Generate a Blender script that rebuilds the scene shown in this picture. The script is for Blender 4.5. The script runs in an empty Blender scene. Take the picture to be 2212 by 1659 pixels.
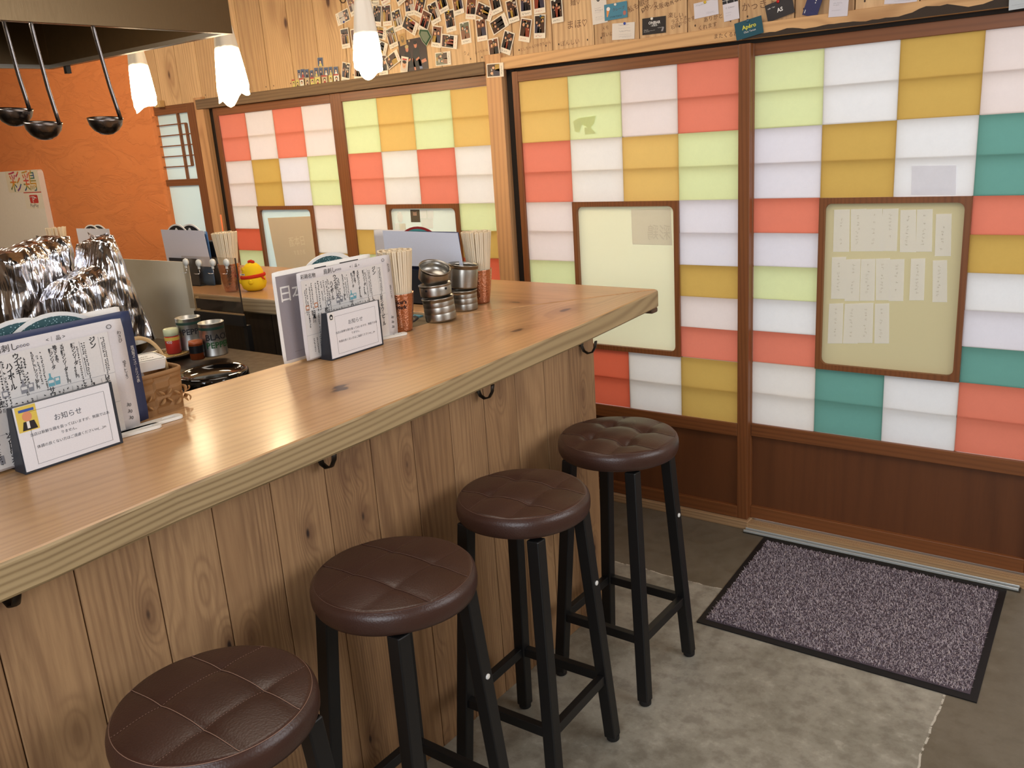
import bpy, math, random
from mathutils import Matrix, Vector
from math import pi, sin, cos, radians, sqrt
random.seed(7)
sc = bpy.context.scene
COL = sc.collection

# ------------------------------------------------------------------ camera
RM = ((0.8040921, 0.5908376, -0.0659305), (0.1096238, -0.2563543, -0.9603464), (-0.5843103, 0.7649794, -0.2709023))
CP = Vector((2.189509, -3.048719, 1.538773))
F = 1900.5414
R_ = Matrix(RM)
cam = bpy.data.cameras.new('camera'); co = bpy.data.objects.new('camera', cam); COL.objects.link(co)
cam.sensor_fit = 'HORIZONTAL'; cam.sensor_width = 36; cam.lens = F / 2212 * 36
cam.clip_start = 0.02; cam.clip_end = 100
m = Matrix.Identity(4)
for i in range(3):
    m[i][0] = RM[0][i]; m[i][1] = -RM[1][i]; m[i][2] = -RM[2][i]; m[i][3] = CP[i]
co.matrix_world = m
sc.camera = co

def U(ax, val, px, py):
    """the point on the plane axis=val that a pixel of the photograph looks at"""
    d = R_.transposed() @ Vector(((px - 1106) / F, (py - 829.5) / F, 1))
    t = (val - CP[ax]) / d[ax]
    return CP + d * t

# ------------------------------------------------------------------ colour, world, lights
sc.view_settings.view_transform = 'Standard'; sc.view_settings.look = 'None'
sc.view_settings.gamma = 1; sc.view_settings.exposure = 0.15; sc.view_settings.use_curve_mapping = False
try:
    sc.cycles.use_denoising = True; sc.cycles.max_bounces = 8; sc.cycles.transparent_max_bounces = 12
    sc.cycles.caustics_reflective = False; sc.cycles.caustics_refractive = False; sc.cycles.sample_clamp_indirect = 6
except Exception: pass
w = bpy.data.worlds.new('daylight'); sc.world = w; w.use_nodes = True
w.node_tree.nodes['Background'].inputs[0].default_value = (0.86, 0.93, 1.0, 1)
w.node_tree.nodes['Background'].inputs[1].default_value = 1.0

def area(name, loc, target, sx, sy, power, col):
    l = bpy.data.lights.new(name, 'AREA'); l.shape = 'RECTANGLE'; l.size = sx; l.size_y = sy; l.energy = power; l.color = col
    o = bpy.data.objects.new(name, l); COL.objects.link(o); o.location = loc
    o.rotation_euler = (Vector(target) - Vector(loc)).to_track_quat('-Z', 'Y').to_euler()
    return o
area('window_light_right', (3.55, -1.1, 1.6), (0.8, -1.3, 0.9), 1.9, 1.6, 48, (0.95, 0.97, 1.0))
area('window_light_rear', (1.9, -4.75, 1.7), (0.6, -1.0, 0.9), 2.6, 1.5, 80, (0.86, 0.92, 1.0))
area('fill_light_warm', (0.3, -1.6, 2.55), (0.3, -1.2, 0.0), 1.6, 1.0, 18, (1.0, 0.89, 0.76))  # unseen warm fill, added from above to brighten boards and counter
area('fill_light_left', (-2.9, -1.5, 2.55), (-3.0, -0.6, 1.0), 1.2, 0.8, 36, (1.0, 0.84, 0.64))  # added fill with no visible lamp, lifts the orange wall
area('fill_light_kitchen', (-0.45, -2.3, 2.03), (-0.45, -2.2, 0.9), 0.6, 0.2, 7, (1.0, 0.90, 0.76))  # added fill inside the hood to brighten foil and kitchen
area('outdoor_light', (0.0, 1.6, 2.4), (0.0, 0.0, 1.0), 6.5, 2.0, 105, (0.95, 0.97, 1.0))

# ------------------------------------------------------------------ helpers
def L(h, a=1.0):
    if isinstance(h, str): h = tuple(int(h[i:i+2], 16) for i in (0, 2, 4))
    r = []
    for c in h:
        c = c / 255.0
        r.append(c / 12.92 if c <= 0.04045 else ((c + 0.055) / 1.055) ** 2.4)
    return (r[0], r[1], r[2], a)

class NT:
    def __init__(s, name):
        s.m = bpy.data.materials.new(name); s.m.use_nodes = True
        s.t = s.m.node_tree; s.n = s.t.nodes
        for x in list(s.n): s.n.remove(x)
        s.out = s.n.new('ShaderNodeOutputMaterial')
    def a(s, ty, ins=None, **kw):
        x = s.n.new('ShaderNode' + ty)
        for k, v in kw.items(): setattr(x, k, v)
        for k, v in (ins or {}).items():
            if isinstance(v, bpy.types.NodeSocket): s.t.links.new(v, x.inputs[k])
            else: x.inputs[k].default_value = v
        return x
    def l(s, a, b): s.t.links.new(a, b)
    def math(s, op, a, b=0.0, c=0.0):
        return s.a('Math', {0: a, 1: b, 2: c}, operation=op).outputs[0]
    def mix(s, f, a, b, mode='MIX'):
        x = s.a('Mix', None, data_type='RGBA', blend_type=mode)
        for i, v in ((0, f), (6, a), (7, b)):
            if isinstance(v, bpy.types.NodeSocket): s.l(v, x.inputs[i])
            else: x.inputs[i].default_value = v
        return x.outputs[2]
    def ramp(s, f, stops):
        r = s.a('ValToRGB', {0: f}); e = r.color_ramp.elements
        while len(e) < len(stops): e.new(0.5)
        for i, (p, c) in enumerate(stops):
            e[i].position = p; e[i].color = c if len(c) == 4 else (*c, 1)
        return r.outputs[0]
    def bsdf(s, col, rough=0.5, metal=0.0, bump=None, bstr=0.3, bdist=0.002, spec=0.5, emit=None, estr=0.0, coat=0.0):
        b = s.a('BsdfPrincipled', {'Base Color': col, 'Roughness': rough, 'Metallic': metal, 'Specular IOR Level': spec})
        if coat: b.inputs['Coat Weight'].default_value = coat; b.inputs['Coat Roughness'].default_value = 0.15
        if bump is not None:
            bn = s.a('Bump', {'Height': bump, 'Strength': bstr, 'Distance': bdist}); s.l(bn.outputs[0], b.inputs['Normal'])
        if emit is not None:
            b.inputs['Emission Color'].default_value = emit; b.inputs['Emission Strength'].default_value = estr
        s.l(b.outputs[0], s.out.inputs[0])
        return b

_mc = {}
def flat(hexc, rough=0.6, metal=0.0, spec=0.4):
    k = (hexc, rough, metal, spec)
    if k not in _mc:
        n = NT('flat_' + str(hexc)); nz = n.a('TexNoise', {'Scale': 60.0, 'Detail': 2.0})
        c = L(hexc); d = tuple(x * 0.9 for x in c[:3]) + (1,)
        n.bsdf(n.mix(nz.outputs[0], c, d), rough, metal, spec=spec); _mc[k] = n.m
    return _mc[k]

def coords(n, island=True):
    tc = n.a('TexCoord').outputs['Object']
    if not island: return tc, None
    r = n.a('NewGeometry').outputs['Random Per Island']
    off = n.a('CombineXYZ', {0: n.math('MULTIPLY', r, 37.0), 1: n.math('MULTIPLY', r, 53.0), 2: n.math('MULTIPLY', r, 71.0)}).outputs[0]
    return n.a('VectorMath', {0: tc, 1: off}, operation='ADD').outputs[0], r

def wood(name, base, late, knot, axis='z', rings=55, dist=1.0, rough=0.5, contrast=0.6, var=0.25, knots=True, kscale=(5.0, 2.2), coat=0.0, fine=0.5, island=True, bstr=0.12, pale=None, at=None, thin=None):
    """plank: growth lines run along axis, bent round knots; tint differs per board"""
    n = NT(name); v, r = coords(n, island)
    sx = {'x': (0.07, 1, 1), 'y': (1, 0.07, 1), 'z': (1, 1, 0.07)}[axis]
    st = n.a('VectorMath', {0: v, 1: sx}, operation='MULTIPLY').outputs[0]
    # knots
    if knots:
        ks = {'x': (kscale[1], kscale[0], kscale[0]), 'y': (kscale[0], kscale[1], kscale[0]), 'z': (kscale[0], kscale[0], kscale[1])}[axis]
        if thin: ks = tuple(0.0 if 'xyz'[i] == thin else ks[i] for i in range(3))
        kv = n.a('VectorMath', {0: v, 1: ks}, operation='MULTIPLY').outputs[0]
        if at:
            wob = n.a('TexNoise', {'Vector': v, 'Scale': 35.0, 'Detail': 3.0}).outputs[0]
            vo = None
            for (kx, ky) in at:
                dd = n.a('VectorMath', {0: n.a('VectorMath', {0: n.a('VectorMath', {0: v, 1: (kx, ky, 0)}, operation='SUBTRACT').outputs[0], 1: (ks[0], ks[1], 0)}, operation='MULTIPLY').outputs[0]}, operation='LENGTH').outputs['Value']
                vo = dd if vo is None else n.math('MINIMUM', vo, dd)
            vo = n.math('ADD', vo, n.math('MULTIPLY', n.math('SUBTRACT', wob, 0.5), 0.10))
        else: vo = n.a('TexVoronoi', {'Vector': kv, 'Scale': 1.0, 'Randomness': 1.0}, feature='F1').outputs['Distance']
        bend = n.a('MapRange', {0: vo, 1: 0.0, 2: 0.42, 3: 1.0, 4: 0.0}, interpolation_type='SMOOTHSTEP').outputs[0]
    big = n.a('TexNoise', {'Vector': st, 'Scale': 2.2, 'Detail': 2.0, 'Roughness': 0.5}).outputs[0]
    ph = n.a('SeparateXYZ', {0: st})
    ac = {'x': ph.outputs[1], 'y': ph.outputs[0], 'z': ph.outputs[0]}[axis]
    ac2 = {'x': ph.outputs[2], 'y': ph.outputs[2], 'z': ph.outputs[1]}[axis]
    t = n.math('ADD', ac, n.math('MULTIPLY', ac2, 0.9))
    t = n.math('ADD', t, n.math('MULTIPLY', big, 0.35 * dist))
    if knots: t = n.math('ADD', t, n.math('MULTIPLY', bend, 0.055))
    wv = n.math('SINE', n.math('MULTIPLY', t, float(rings) * 6.283))
    wv = n.math('ADD', n.math('MULTIPLY', wv, 0.5), 0.5)
    wv = n.math('POWER', wv, 2.2)
    fs = n.a('VectorMath', {0: v, 1: {'x': (2, 1, 1), 'y': (1, 2, 1), 'z': (1, 1, 2)}[axis]}, operation='MULTIPLY').outputs[0]
    fi = n.a('TexNoise', {'Vector': st, 'Scale': 160.0, 'Detail': 3.0}).outputs[0]
    blot = n.a('TexNoise', {'Vector': st, 'Scale': 9.0, 'Detail': 3.0}).outputs[0]
    c = n.mix(n.math('MULTIPLY', wv, contrast), base, late)
    c = n.mix(n.math('MULTIPLY', n.math('SUBTRACT', fi, 0.35), fine), c, late)
    hi = pale or tuple(min(1, x * 1.25) for x in base[:3]) + (1,)
    c = n.mix(n.ramp(blot, [(0.35, (0, 0, 0)), (0.65, (1, 1, 1))]), c, n.mix(0.45, c, hi))
    if island:
        k = n.math('ADD', n.math('MULTIPLY', r, var), 1 - var / 2)
        cc = n.a('CombineColor', {0: k, 1: n.math('POWER', k, 1.25), 2: n.math('POWER', k, 1.5)}).outputs[0]
        c = n.mix(1.0, c, cc, 'MULTIPLY')
    if knots:
        kk = n.a('MapRange', {0: vo, 1: 0.03, 2: 0.075, 3: 1.0, 4: 0.0}, interpolation_type='SMOOTHSTEP').outputs[0]
        halo = n.a('MapRange', {0: vo, 1: 0.06, 2: 0.3, 3: 0.5, 4: 0.0}, interpolation_type='SMOOTHSTEP').outputs[0]
        c = n.mix(halo, c, late)
        c = n.mix(kk, c, knot)
    n.bsdf(c, rough, 0.0, bump=wv, bstr=bstr, bdist=0.001, coat=coat)
    return n.m

# mesh builder -------------------------------------------------------
class MB:
    def __init__(s, M=None): s.v = []; s.f = []; s.mi = []; s.sm = []; s.M = M
    def add(s, vs, fs, mt=0, smooth=False, M=None):
        b = len(s.v); T = M if M is not None else s.M
        if M is not None and s.M is not None: T = s.M @ M
        for p in vs:
            p = Vector(p); s.v.append(tuple(T @ p) if T is not None else tuple(p))
        for q in fs: s.f.append(tuple(b + i for i in q)); s.mi.append(mt); s.sm.append(smooth)
        return s
    def box(s, x0, x1, y0, y1, z0, z1, mt=0, M=None):
        return s.add([(x0,y0,z0),(x1,y0,z0),(x1,y1,z0),(x0,y1,z0),(x0,y0,z1),(x1,y0,z1),(x1,y1,z1),(x0,y1,z1)],
              [(0,3,2,1),(4,5,6,7),(0,1,5,4),(1,2,6,5),(2,3,7,6),(3,0,4,7)], mt, False, M)
    def rbox(s, x0, x1, y0, y1, z0, z1, r, mt=0, seg=3, M=None):
        """box with rounded vertical corners"""
        pts = rrect(x0, x1, y0, y1, r, seg)
        return s.prism(pts, z0, z1, mt, M)
    def prism(s, pts, z0, z1, mt=0, M=None, smooth=False, mtop=None):
        n = len(pts)
        vs = [(x, y, z0) for x, y in pts] + [(x, y, z1) for x, y in pts]
        s.add(vs, [(i, (i+1) % n, n + (i+1) % n, n + i) for i in range(n)], mt, smooth, M)
        s.add([(x, y, z0) for x, y in pts], [tuple(reversed(range(n)))], mt, False, M)
        s.add([(x, y, z1) for x, y in pts], [tuple(range(n))], mt if mtop is None else mtop, False, M)
        return s
    def lathe(s, prof, n=32, mt=0, M=None, smooth=True):
        vs = []; fs = []
        for r, z in prof:
            for i in range(n):
                a = 2*pi*i/n; vs.append((r*cos(a), r*sin(a), z))
        for j in range(len(prof)-1):
            for i in range(n):
                a = j*n+i; b = j*n+(i+1) % n; fs.append((a, b, b+n, a+n))
        s.add(vs, fs, mt, smooth, M)
        if prof[0][0] > 1e-6: s.add([vs[i] for i in range(n)], [tuple(reversed(range(n)))], mt, False, M)
        if prof[-1][0] > 1e-6: s.add([vs[(len(prof)-1)*n+i] for i in range(n)], [tuple(range(n))], mt, False, M)
        return s
    def shell(s, prof, n=32, mt=0, M=None, smooth=True):
        vs = []; fs = []
        for r, z in prof:
            for i in range(n):
                a = 2*pi*i/n; vs.append((r*cos(a), r*sin(a), z))
        for j in range(len(prof)-1):
            for i in range(n):
                a = j*n+i; b = j*n+(i+1) % n; fs.append((a, b, b+n, a+n))
        return s.add(vs, fs, mt, smooth, M)
    def tube(s, pts, r, n=8, mt=0, M=None, closed=False, flat_=None):
        pts = [Vector(p) for p in pts]; N = len(pts); vs = []; fs = []
        up = Vector((0, 0, 1)); prev = None
        for i, p in enumerate(pts):
            if closed: d = pts[(i+1) % N] - pts[i-1]
            else: d = pts[min(i+1, N-1)] - pts[max(i-1, 0)]
            d.normalize()
            if prev is None:
                a = d.cross(up)
                if a.length < 0.1: a = d.cross(Vector((1, 0, 0)))
            else: a = prev - d * prev.dot(d)
            a.normalize(); b = d.cross(a); prev = a
            rr = r[i] if isinstance(r, (list, tuple)) else r
            for k in range(n):
                t = 2*pi*k/n; vs.append(p + a*cos(t)*rr + b*sin(t)*rr*(flat_ or 1))
        for j in range(N if closed else N-1):
            for k in range(n):
                A = j*n+k; B = j*n+(k+1) % n; C = ((j+1) % N)*n
                fs.append((A, B, C+(k+1) % n, C+k))
        if not closed: fs.append(tuple(reversed(range(n)))); fs.append(tuple((N-1)*n+k for k in range(n)))
        return s.add(vs, fs, mt, True, M)
    def bar(s, a, b, wx, wy, mt=0, ref=(0, 0, 1), M=None, wx2=None, wy2=None):
        a = Vector(a); b = Vector(b); d = (b-a).normalized(); u = Vector(ref)
        x = u - d*u.dot(d)
        if x.length < 1e-4: x = Vector((1, 0, 0)) - d*d.x
        x.normalize(); y = d.cross(x)
        wx2 = wx2 or wx; wy2 = wy2 or wy
        vs = [a + x*i*wx/2 + y*j*wy/2 for i, j in ((-1,-1),(1,-1),(1,1),(-1,1))] + [b + x*i*wx2/2 + y*j*wy2/2 for i, j in ((-1,-1),(1,-1),(1,1),(-1,1))]
        return s.add(vs, [(0,3,2,1),(4,5,6,7),(0,1,5,4),(1,2,6,5),(2,3,7,6),(3,0,4,7)], mt, False, M)
    def ell(s, c, rx, ry, rz, mt=0, n=16, m=10, M=None):
        vs = [(c[0], c[1], c[2]-rz)]; fs = []
        for j in range(1, m):
            t = -pi/2 + pi*j/m
            for i in range(n):
                a = 2*pi*i/n; vs.append((c[0]+rx*cos(t)*cos(a), c[1]+ry*cos(t)*sin(a), c[2]+rz*sin(t)))
        vs.append((c[0], c[1], c[2]+rz)); T = len(vs)-1
        for i in range(n): fs.append((0, 1+(i+1) % n, 1+i))
        for j in range(m-2):
            for i in range(n):
                a = 1+j*n+i; b = 1+j*n+(i+1) % n; fs.append((a, b, b+n, a+n))
        for i in range(n): fs.append((T, 1+(m-2)*n+i, 1+(m-2)*n+(i+1) % n))
        return s.add(vs, fs, mt, True, M)
    def disc(s, cx, cy, rx, ry, z, mt=0, n=20, rot=0.0, a0=0.0, a1=2*pi):
        vs = []
        full = abs(a1-a0-2*pi) < 1e-6
        for i in range(n + (0 if full else 1)):
            a = a0 + (a1-a0)*i/n; x, y = rx*cos(a), ry*sin(a)
            vs.append((cx + x*cos(rot)-y*sin(rot), cy + x*sin(rot)+y*cos(rot), z))
        return s.add(vs, [tuple(range(len(vs)))], mt)
    def rect(s, x0, x1, y0, y1, z, mt=0): return s.add([(x0,y0,z),(x1,y0,z),(x1,y1,z),(x0,y1,z)], [(0,1,2,3)], mt)
    def text(s, body, size, x, y, z=0.0, mt=0, rot=0.0, align='LEFT', sx=1.0, vert=False, lh=1.0, res=2, font_off=0.0):
        c = bpy.data.curves.new('t', 'FONT'); c.resolution_u = res
        if vert: body = '\n'.join(body); c.space_line = lh
        c.body = body; c.size = size; c.align_x = align; c.offset = font_off * size
        o = bpy.data.objects.new('t', c); me = o.to_mesh()
        vs = []
        for vv in me.vertices:
            a, b = vv.co.x*sx, vv.co.y
            vs.append((x + a*cos(rot)-b*sin(rot), y + a*sin(rot)+b*cos(rot), z))
        s.add(vs, [tuple(p.vertices) for p in me.polygons], mt)
        o.to_mesh_clear(); bpy.data.objects.remove(o); bpy.data.curves.remove(c)
        return s
    def build(s, name, mats, parent=None, world=False, bevel=0.0, seg=2, smooth_all=False):
        off = Vector((0, 0, 0))
        if world and parent is not None:
            p = parent
            while p is not None: off += p.location; p = p.parent
        me = bpy.data.meshes.new(name)
        me.from_pydata([tuple(Vector(p) - off) for p in s.v], [], s.f)
        if not isinstance(mats, (list, tuple)): mats = [mats]
        for mm in mats: me.materials.append(mm)
        for i, p in enumerate(me.polygons): p.material_index = s.mi[i]; p.use_smooth = s.sm[i] or smooth_all
        me.update()
        o = bpy.data.objects.new(name, me); COL.objects.link(o); o.parent = parent
        if bevel:
            b = o.modifiers.new('bevel', 'BEVEL'); b.width = bevel; b.segments = seg; b.limit_method = 'ANGLE'; b.angle_limit = radians(40)
        return o

def rrect(x0, x1, y0, y1, r, seg=4):
    pts = []
    for cx, cy, a in ((x1-r, y0+r, -pi/2), (x1-r, y1-r, 0), (x0+r, y1-r, pi/2), (x0+r, y0+r, pi)):
        for i in range(seg+1):
            t = a + pi/2*i/seg; pts.append((cx + r*cos(t), cy + r*sin(t)))
    return pts

def tag(o, label=None, cat=None, group=None, kind=None):
    if label: o['label'] = label
    if cat: o['category'] = cat
    if group: o['group'] = group
    if kind: o['kind'] = kind
    return o
def thing(name, label, cat, loc=(0, 0, 0), rz=0.0, group=None):
    o = bpy.data.objects.new(name, None); COL.objects.link(o); o.location = loc; o.rotation_euler = (0, 0, rz); o.empty_display_size = 0.05
    return tag(o, label, cat, group)
def struct(name, loc=(0, 0, 0)):
    o = bpy.data.objects.new(name, None); COL.objects.link(o); o.location = loc; o.empty_display_size = 0.05; o['kind'] = 'structure'
    return o
def copy_tree(o, parent=None):
    c = o.copy(); COL.objects.link(c); c.parent = parent
    for ch in o.children: copy_tree(ch, c)
    return c
def frame(origin, right, up=(0, 0, 1)):
    r = Vector(right).normalized(); u = Vector(up); u = (u - r*u.dot(r)).normalized(); n = r.cross(u)
    M = Matrix.Identity(4)
    for i in range(3): M[i][0] = r[i]; M[i][1] = u[i]; M[i][2] = n[i]; M[i][3] = origin[i]
    return M
def wallM(x, z, y=0.0, rot=0.0): return Matrix.Translation((x, y, z)) @ frame((0, 0, 0), (1, 0, 0)) @ Matrix.Rotation(rot, 4, 'Z')

# ------------------------------------------------------------------ materials
M = {}
M['counter'] = wood('cedar_counter', L((188,148,104)), L((138,98,62)), L((66,38,26)), 'y', rings=34, dist=3.0, rough=0.34, contrast=0.40, kscale=(5.0, 2.2), coat=0.15, fine=0.8, island=False, bstr=0.04, at=[(.682-.6,-1.728+1.5),(.70-.6,-1.745+1.5),(.726-.6,-1.089+1.5),(.70-.6,-.80+1.5),(.55-.6,-2.9+1.5)])
M['counter_x'] = wood('cedar_counter_x', L((190,148,104)), L((142,98,62)), L((70,42,28)), 'x', rings=34, dist=3.0, rough=0.34, contrast=0.40, kscale=(5.0, 2.2), coat=0.15, fine=0.8, island=False, bstr=0.04, at=[(.46-.6,-.74+1.5),(-.2-.6,-.6+1.5),(-.9-.6,-.7+1.5)])
M['edge_y'] = wood('cedar_edge', L((172,148,108)), L((118,94,62)), L((80,50,30)), 'y', rings=52, dist=2.2, rough=0.55, contrast=0.75, knots=False, fine=0.3, var=0.05, bstr=0.3)
M['edge_x'] = wood('cedar_edge_x', L((170,150,120)), L((112,90,66)), L((80,50,30)), 'x', rings=52, dist=2.2, rough=0.55, contrast=0.7, knots=False, fine=0.3, var=0.05, bstr=0.3)
M['panel'] = wood('cedar_panel', L((160,124,86)), L((98,64,42)), L((44,26,18)), 'z', rings=62, dist=2.0, rough=0.6, contrast=0.42, var=0.36, kscale=(11.0, 4.2), bstr=0.12, fine=1.3, thin='x')
M['board'] = wood('cedar_wall_board', L((208,172,126)), L((158,114,76)), L((86,52,32)), 'z', rings=46, dist=1.6, rough=0.6, contrast=0.45, var=0.30, kscale=(4.5, 2.0), bstr=0.12, fine=1.0, thin='y')
M['beam'] = wood('pale_beam', L((214,170,118)), L((160,112,66)), L((84,54,34)), 'x', rings=45, dist=1.3, rough=0.6, contrast=0.5, kscale=(4, 1.6), fine=0.4, var=0.05)
M['oldbeam'] = wood('weathered_beam', L((122,98,72)), L((84,64,46)), L((50,36,26)), 'x', rings=50, dist=1.2, rough=0.75, contrast=0.6, kscale=(6, 2.4), fine=0.5, var=0.1)
M['post'] = wood('pale_post', L((204,156,108)), L((156,108,68)), L((70,44,30)), 'z', rings=40, dist=1.2, rough=0.55, contrast=0.5, kscale=(6, 1.6), fine=0.4, var=0.1)
M['frame'] = wood('red_brown_frame', L((128,78,42)), L((92,50,24)), L((60,32,18)), 'z', rings=60, dist=0.8, rough=0.42, contrast=0.5, knots=False, fine=0.5, var=0.12, bstr=0.05)
M['frame_x'] = wood('red_brown_rail', L((128,78,42)), L((92,50,24)), L((60,32,18)), 'x', rings=60, dist=0.8, rough=0.42, contrast=0.5, knots=False, fine=0.5, var=0.12, bstr=0.05)
M['kick'] = wood('dark_kick_panel', L((102,60,32)), L((74,40,20)), L((50,30,18)), 'z', rings=14, dist=2.5, rough=0.45, contrast=0.3, knots=False, fine=0.6, var=0.1, bstr=0.02)
M['sill'] = wood('sill_wood', L((186,152,112)), L((140,104,70)), L((60,30,20)), 'x', rings=90, dist=0.4, rough=0.5, contrast=0.6, knots=False, fine=0.4, var=0.1)
M['darkwood'] = wood('kitchen_dark_board', L((50,38,28)), L((30,22,16)), L((20,14,10)), 'z', rings=40, dist=1, rough=0.6, contrast=0.5, knots=False, var=0.5)
M['steelboard'] = None

def metal(name, col, rough, scr=None, aniso=0.0, bump=None, bs=0.1):
    n = NT(name); tc = n.a('TexCoord').outputs['Object']
    nz = n.a('TexNoise', {'Vector': n.a('VectorMath', {0: tc, 1: scr or (1, 1, 1)}, operation='MULTIPLY').outputs[0], 'Scale': 40.0, 'Detail': 3.0}).outputs[0]
    r = n.math('ADD', n.math('MULTIPLY', nz, 0.18), rough - 0.06)
    b = n.bsdf(n.mix(nz, col, tuple(x*0.85 for x in col[:3]) + (1,)), r, 1.0, bump=nz, bstr=bs, bdist=0.0006)
    return n.m
M['steel'] = metal('brushed_steel', L((166,162,154)), 0.30, (1, 1, 12))
M['hood'] = metal('hood_steel', L((112,94,70)), 0.30, (1, 14, 1))
M['darksteel'] = metal('dark_hood_inside', L((70,58,46)), 0.45)
M['copper'] = metal('copper', L((206,146,116)), 0.22)
M['chrome'] = metal('chrome', L((225,225,225)), 0.12)
M['alum'] = flat((222, 228, 226), 0.25, 0.35)
M['tincan'] = metal('tin_can', L((214,214,210)), 0.34)
M['ladle'] = metal('ladle_steel', L((120,112,108)), 0.24)
M['blackmetal'] = flat((20, 19, 19), 0.45)
M['iron'] = flat((46, 38, 30), 0.4, 0.6)

def hammered():
    n = NT('hammered_copper'); tc = n.a('TexCoord').outputs['Object']
    s_ = n.a('SeparateXYZ', {0: tc}); ang = n.a('Math', {0: s_.outputs[1], 1: s_.outputs[0]}, operation='ARCTAN2').outputs[0]
    cv = n.a('CombineXYZ', {0: n.math('MULTIPLY', ang, 0.036), 1: s_.outputs[2]}).outputs[0]
    vo = n.a('TexVoronoi', {'Vector': cv, 'Scale': 190.0, 'Randomness': 0.45}, feature='SMOOTH_F1').outputs['Distance']
    n.bsdf(L((204,146,118)), 0.2, 1.0, bump=vo, bstr=0.6, bdist=0.002); return n.m
M['hammered'] = hammered()

def foilm():
    n = NT('crumpled_foil'); tc = n.a('TexCoord').outputs['Object']
    st = n.a('VectorMath', {0: tc, 1: (1.0, 1.0, 0.16)}, operation='MULTIPLY').outputs[0]
    a = n.a('TexVoronoi', {'Vector': tc, 'Scale': 11.0, 'Randomness': 1.0}, feature='F1').outputs['Distance']
    b = n.a('TexNoise', {'Vector': st, 'Scale': 20.0, 'Detail': 2.5, 'Distortion': 0.5}).outputs[0]
    c = n.a('TexVoronoi', {'Vector': st, 'Scale': 40.0}, feature='F1').outputs['Distance']
    h = n.math('ADD', n.math('ADD', n.math('MULTIPLY', a, 0.22), n.math('MULTIPLY', b, 1.3)), n.math('MULTIPLY', c, 0.10))
    n.bsdf(L((244,244,250)), 0.16, 1.0, bump=h, bstr=0.8, bdist=0.02); return n.m
M['foil'] = foilm()

def plaster():
    n = NT('orange_plaster'); tc = n.a('TexCoord').outputs['Object']
    a = n.a('TexNoise', {'Vector': n.a('VectorMath', {0: tc, 1: (1, 1, 2.6)}, operation='MULTIPLY').outputs[0], 'Scale': 3.2, 'Detail': 7.0, 'Roughness': 0.62, 'Distortion': 0.8}).outputs[0]
    b = n.a('TexNoise', {'Vector': tc, 'Scale': 45.0, 'Detail': 3.0}).outputs[0]
    rid = n.math('ABSOLUTE', n.math('SUBTRACT', a, 0.5))
    h = n.math('ADD', n.math('MULTIPLY', n.a('MapRange', {0: rid, 1: 0.0, 2: 0.03, 3: 0.0, 4: 1.0}).outputs[0], 0.35), n.math('MULTIPLY', a, 1.2))
    h = n.math('ADD', h, n.math('MULTIPLY', b, 0.12))
    n.bsdf(n.mix(a, L((216,124,64)), L((226,138,76))), 0.75, bump=h, bstr=0.5, bdist=0.012); return n.m
M['plaster'] = plaster()

def leather():
    n = NT('brown_leather'); tc = n.a('TexCoord').outputs['Object']
    a = n.a('TexVoronoi', {'Vector': tc, 'Scale': 260.0}, feature='F1').outputs['Distance']
    b = n.a('TexNoise', {'Vector': tc, 'Scale': 7.0, 'Detail': 3.0}).outputs[0]
    c = n.mix(b, L((52,31,24)), L((70,44,35)))
    n.bsdf(c, n.math('ADD', n.math('MULTIPLY', b, 0.15), 0.3), bump=n.math('ADD', a, n.math('MULTIPLY', b, 2.0)), bstr=0.18, bdist=0.0012, spec=0.5); return n.m
M['leather'] = leather()

def paperm(name, rgb, trans=0.4, fib=0.05):
    n = NT(name); tc = n.a('TexCoord').outputs['Object']
    a = n.a('TexNoise', {'Vector': tc, 'Scale': 30.0, 'Detail': 5.0, 'Roughness': 0.7}).outputs[0]
    b = n.a('TexNoise', {'Vector': tc, 'Scale': 160.0, 'Detail': 2.0}).outputs[0]
    c = L(rgb); dk = tuple(x*(1-fib*2.2) for x in c[:3]) + (1,)
    col = n.mix(n.math('ADD', n.math('MULTIPLY', a, 0.7), n.math('MULTIPLY', b, 0.3)), c, dk)
    d = n.a('BsdfDiffuse', {'Color': col}); t = n.a('BsdfTranslucent', {'Color': col})
    mx = n.a('MixShader', {0: trans, 1: d.outputs[0], 2: t.outputs[0]}); n.l(mx.outputs[0], n.out.inputs[0]); return n.m
PAP = {'S': (226,130,106), 'O': (220,104,74), 'Y': (222,184,108), 'K': (204,168,90), 'G': (220,228,172), 'W': (234,228,220), 'P': (232,218,212), 'V': (226,222,228), 'T': (108,160,148), 'H': (232,231,230)}  # K: Y paper in dimmer light, painted darker; O: S likewise, also plain orange-red
PAPM = {k: paperm('paper_' + k, v, 0.24) for k, v in PAP.items()}
M['cream_glass'] = paperm('frosted_cream', (226,222,186), 0.28, 0.01)
M['cream_glass2'] = paperm('frosted_cream_warm', (194,182,142), 0.26, 0.01)
M['pale_glass'] = paperm('frosted_pale', (216,222,204), 0.3, 0.01)
M['blue_glass'] = paperm('frosted_bluish', (206,222,216), 0.3, 0.01)
M['strip'] = paperm('paper_strip', (252,251,246), 0.36, 0.02)
M['strip_ink'] = paperm('strip_ink', (216,212,200), 0.3, 0.0)
M['ghost'] = paperm('ghost_sheet', (238,232,214), 0.26, 0.03)
M['ghost_ink'] = paperm('ghost_ink', (222,216,198), 0.26, 0.0)
M['kraft'] = paperm('brown_poster', (222,200,170), 0.26, 0.02)
M['kraft_ink'] = paperm('brown_poster_ink', (236,220,194), 0.26, 0.0)

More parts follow.
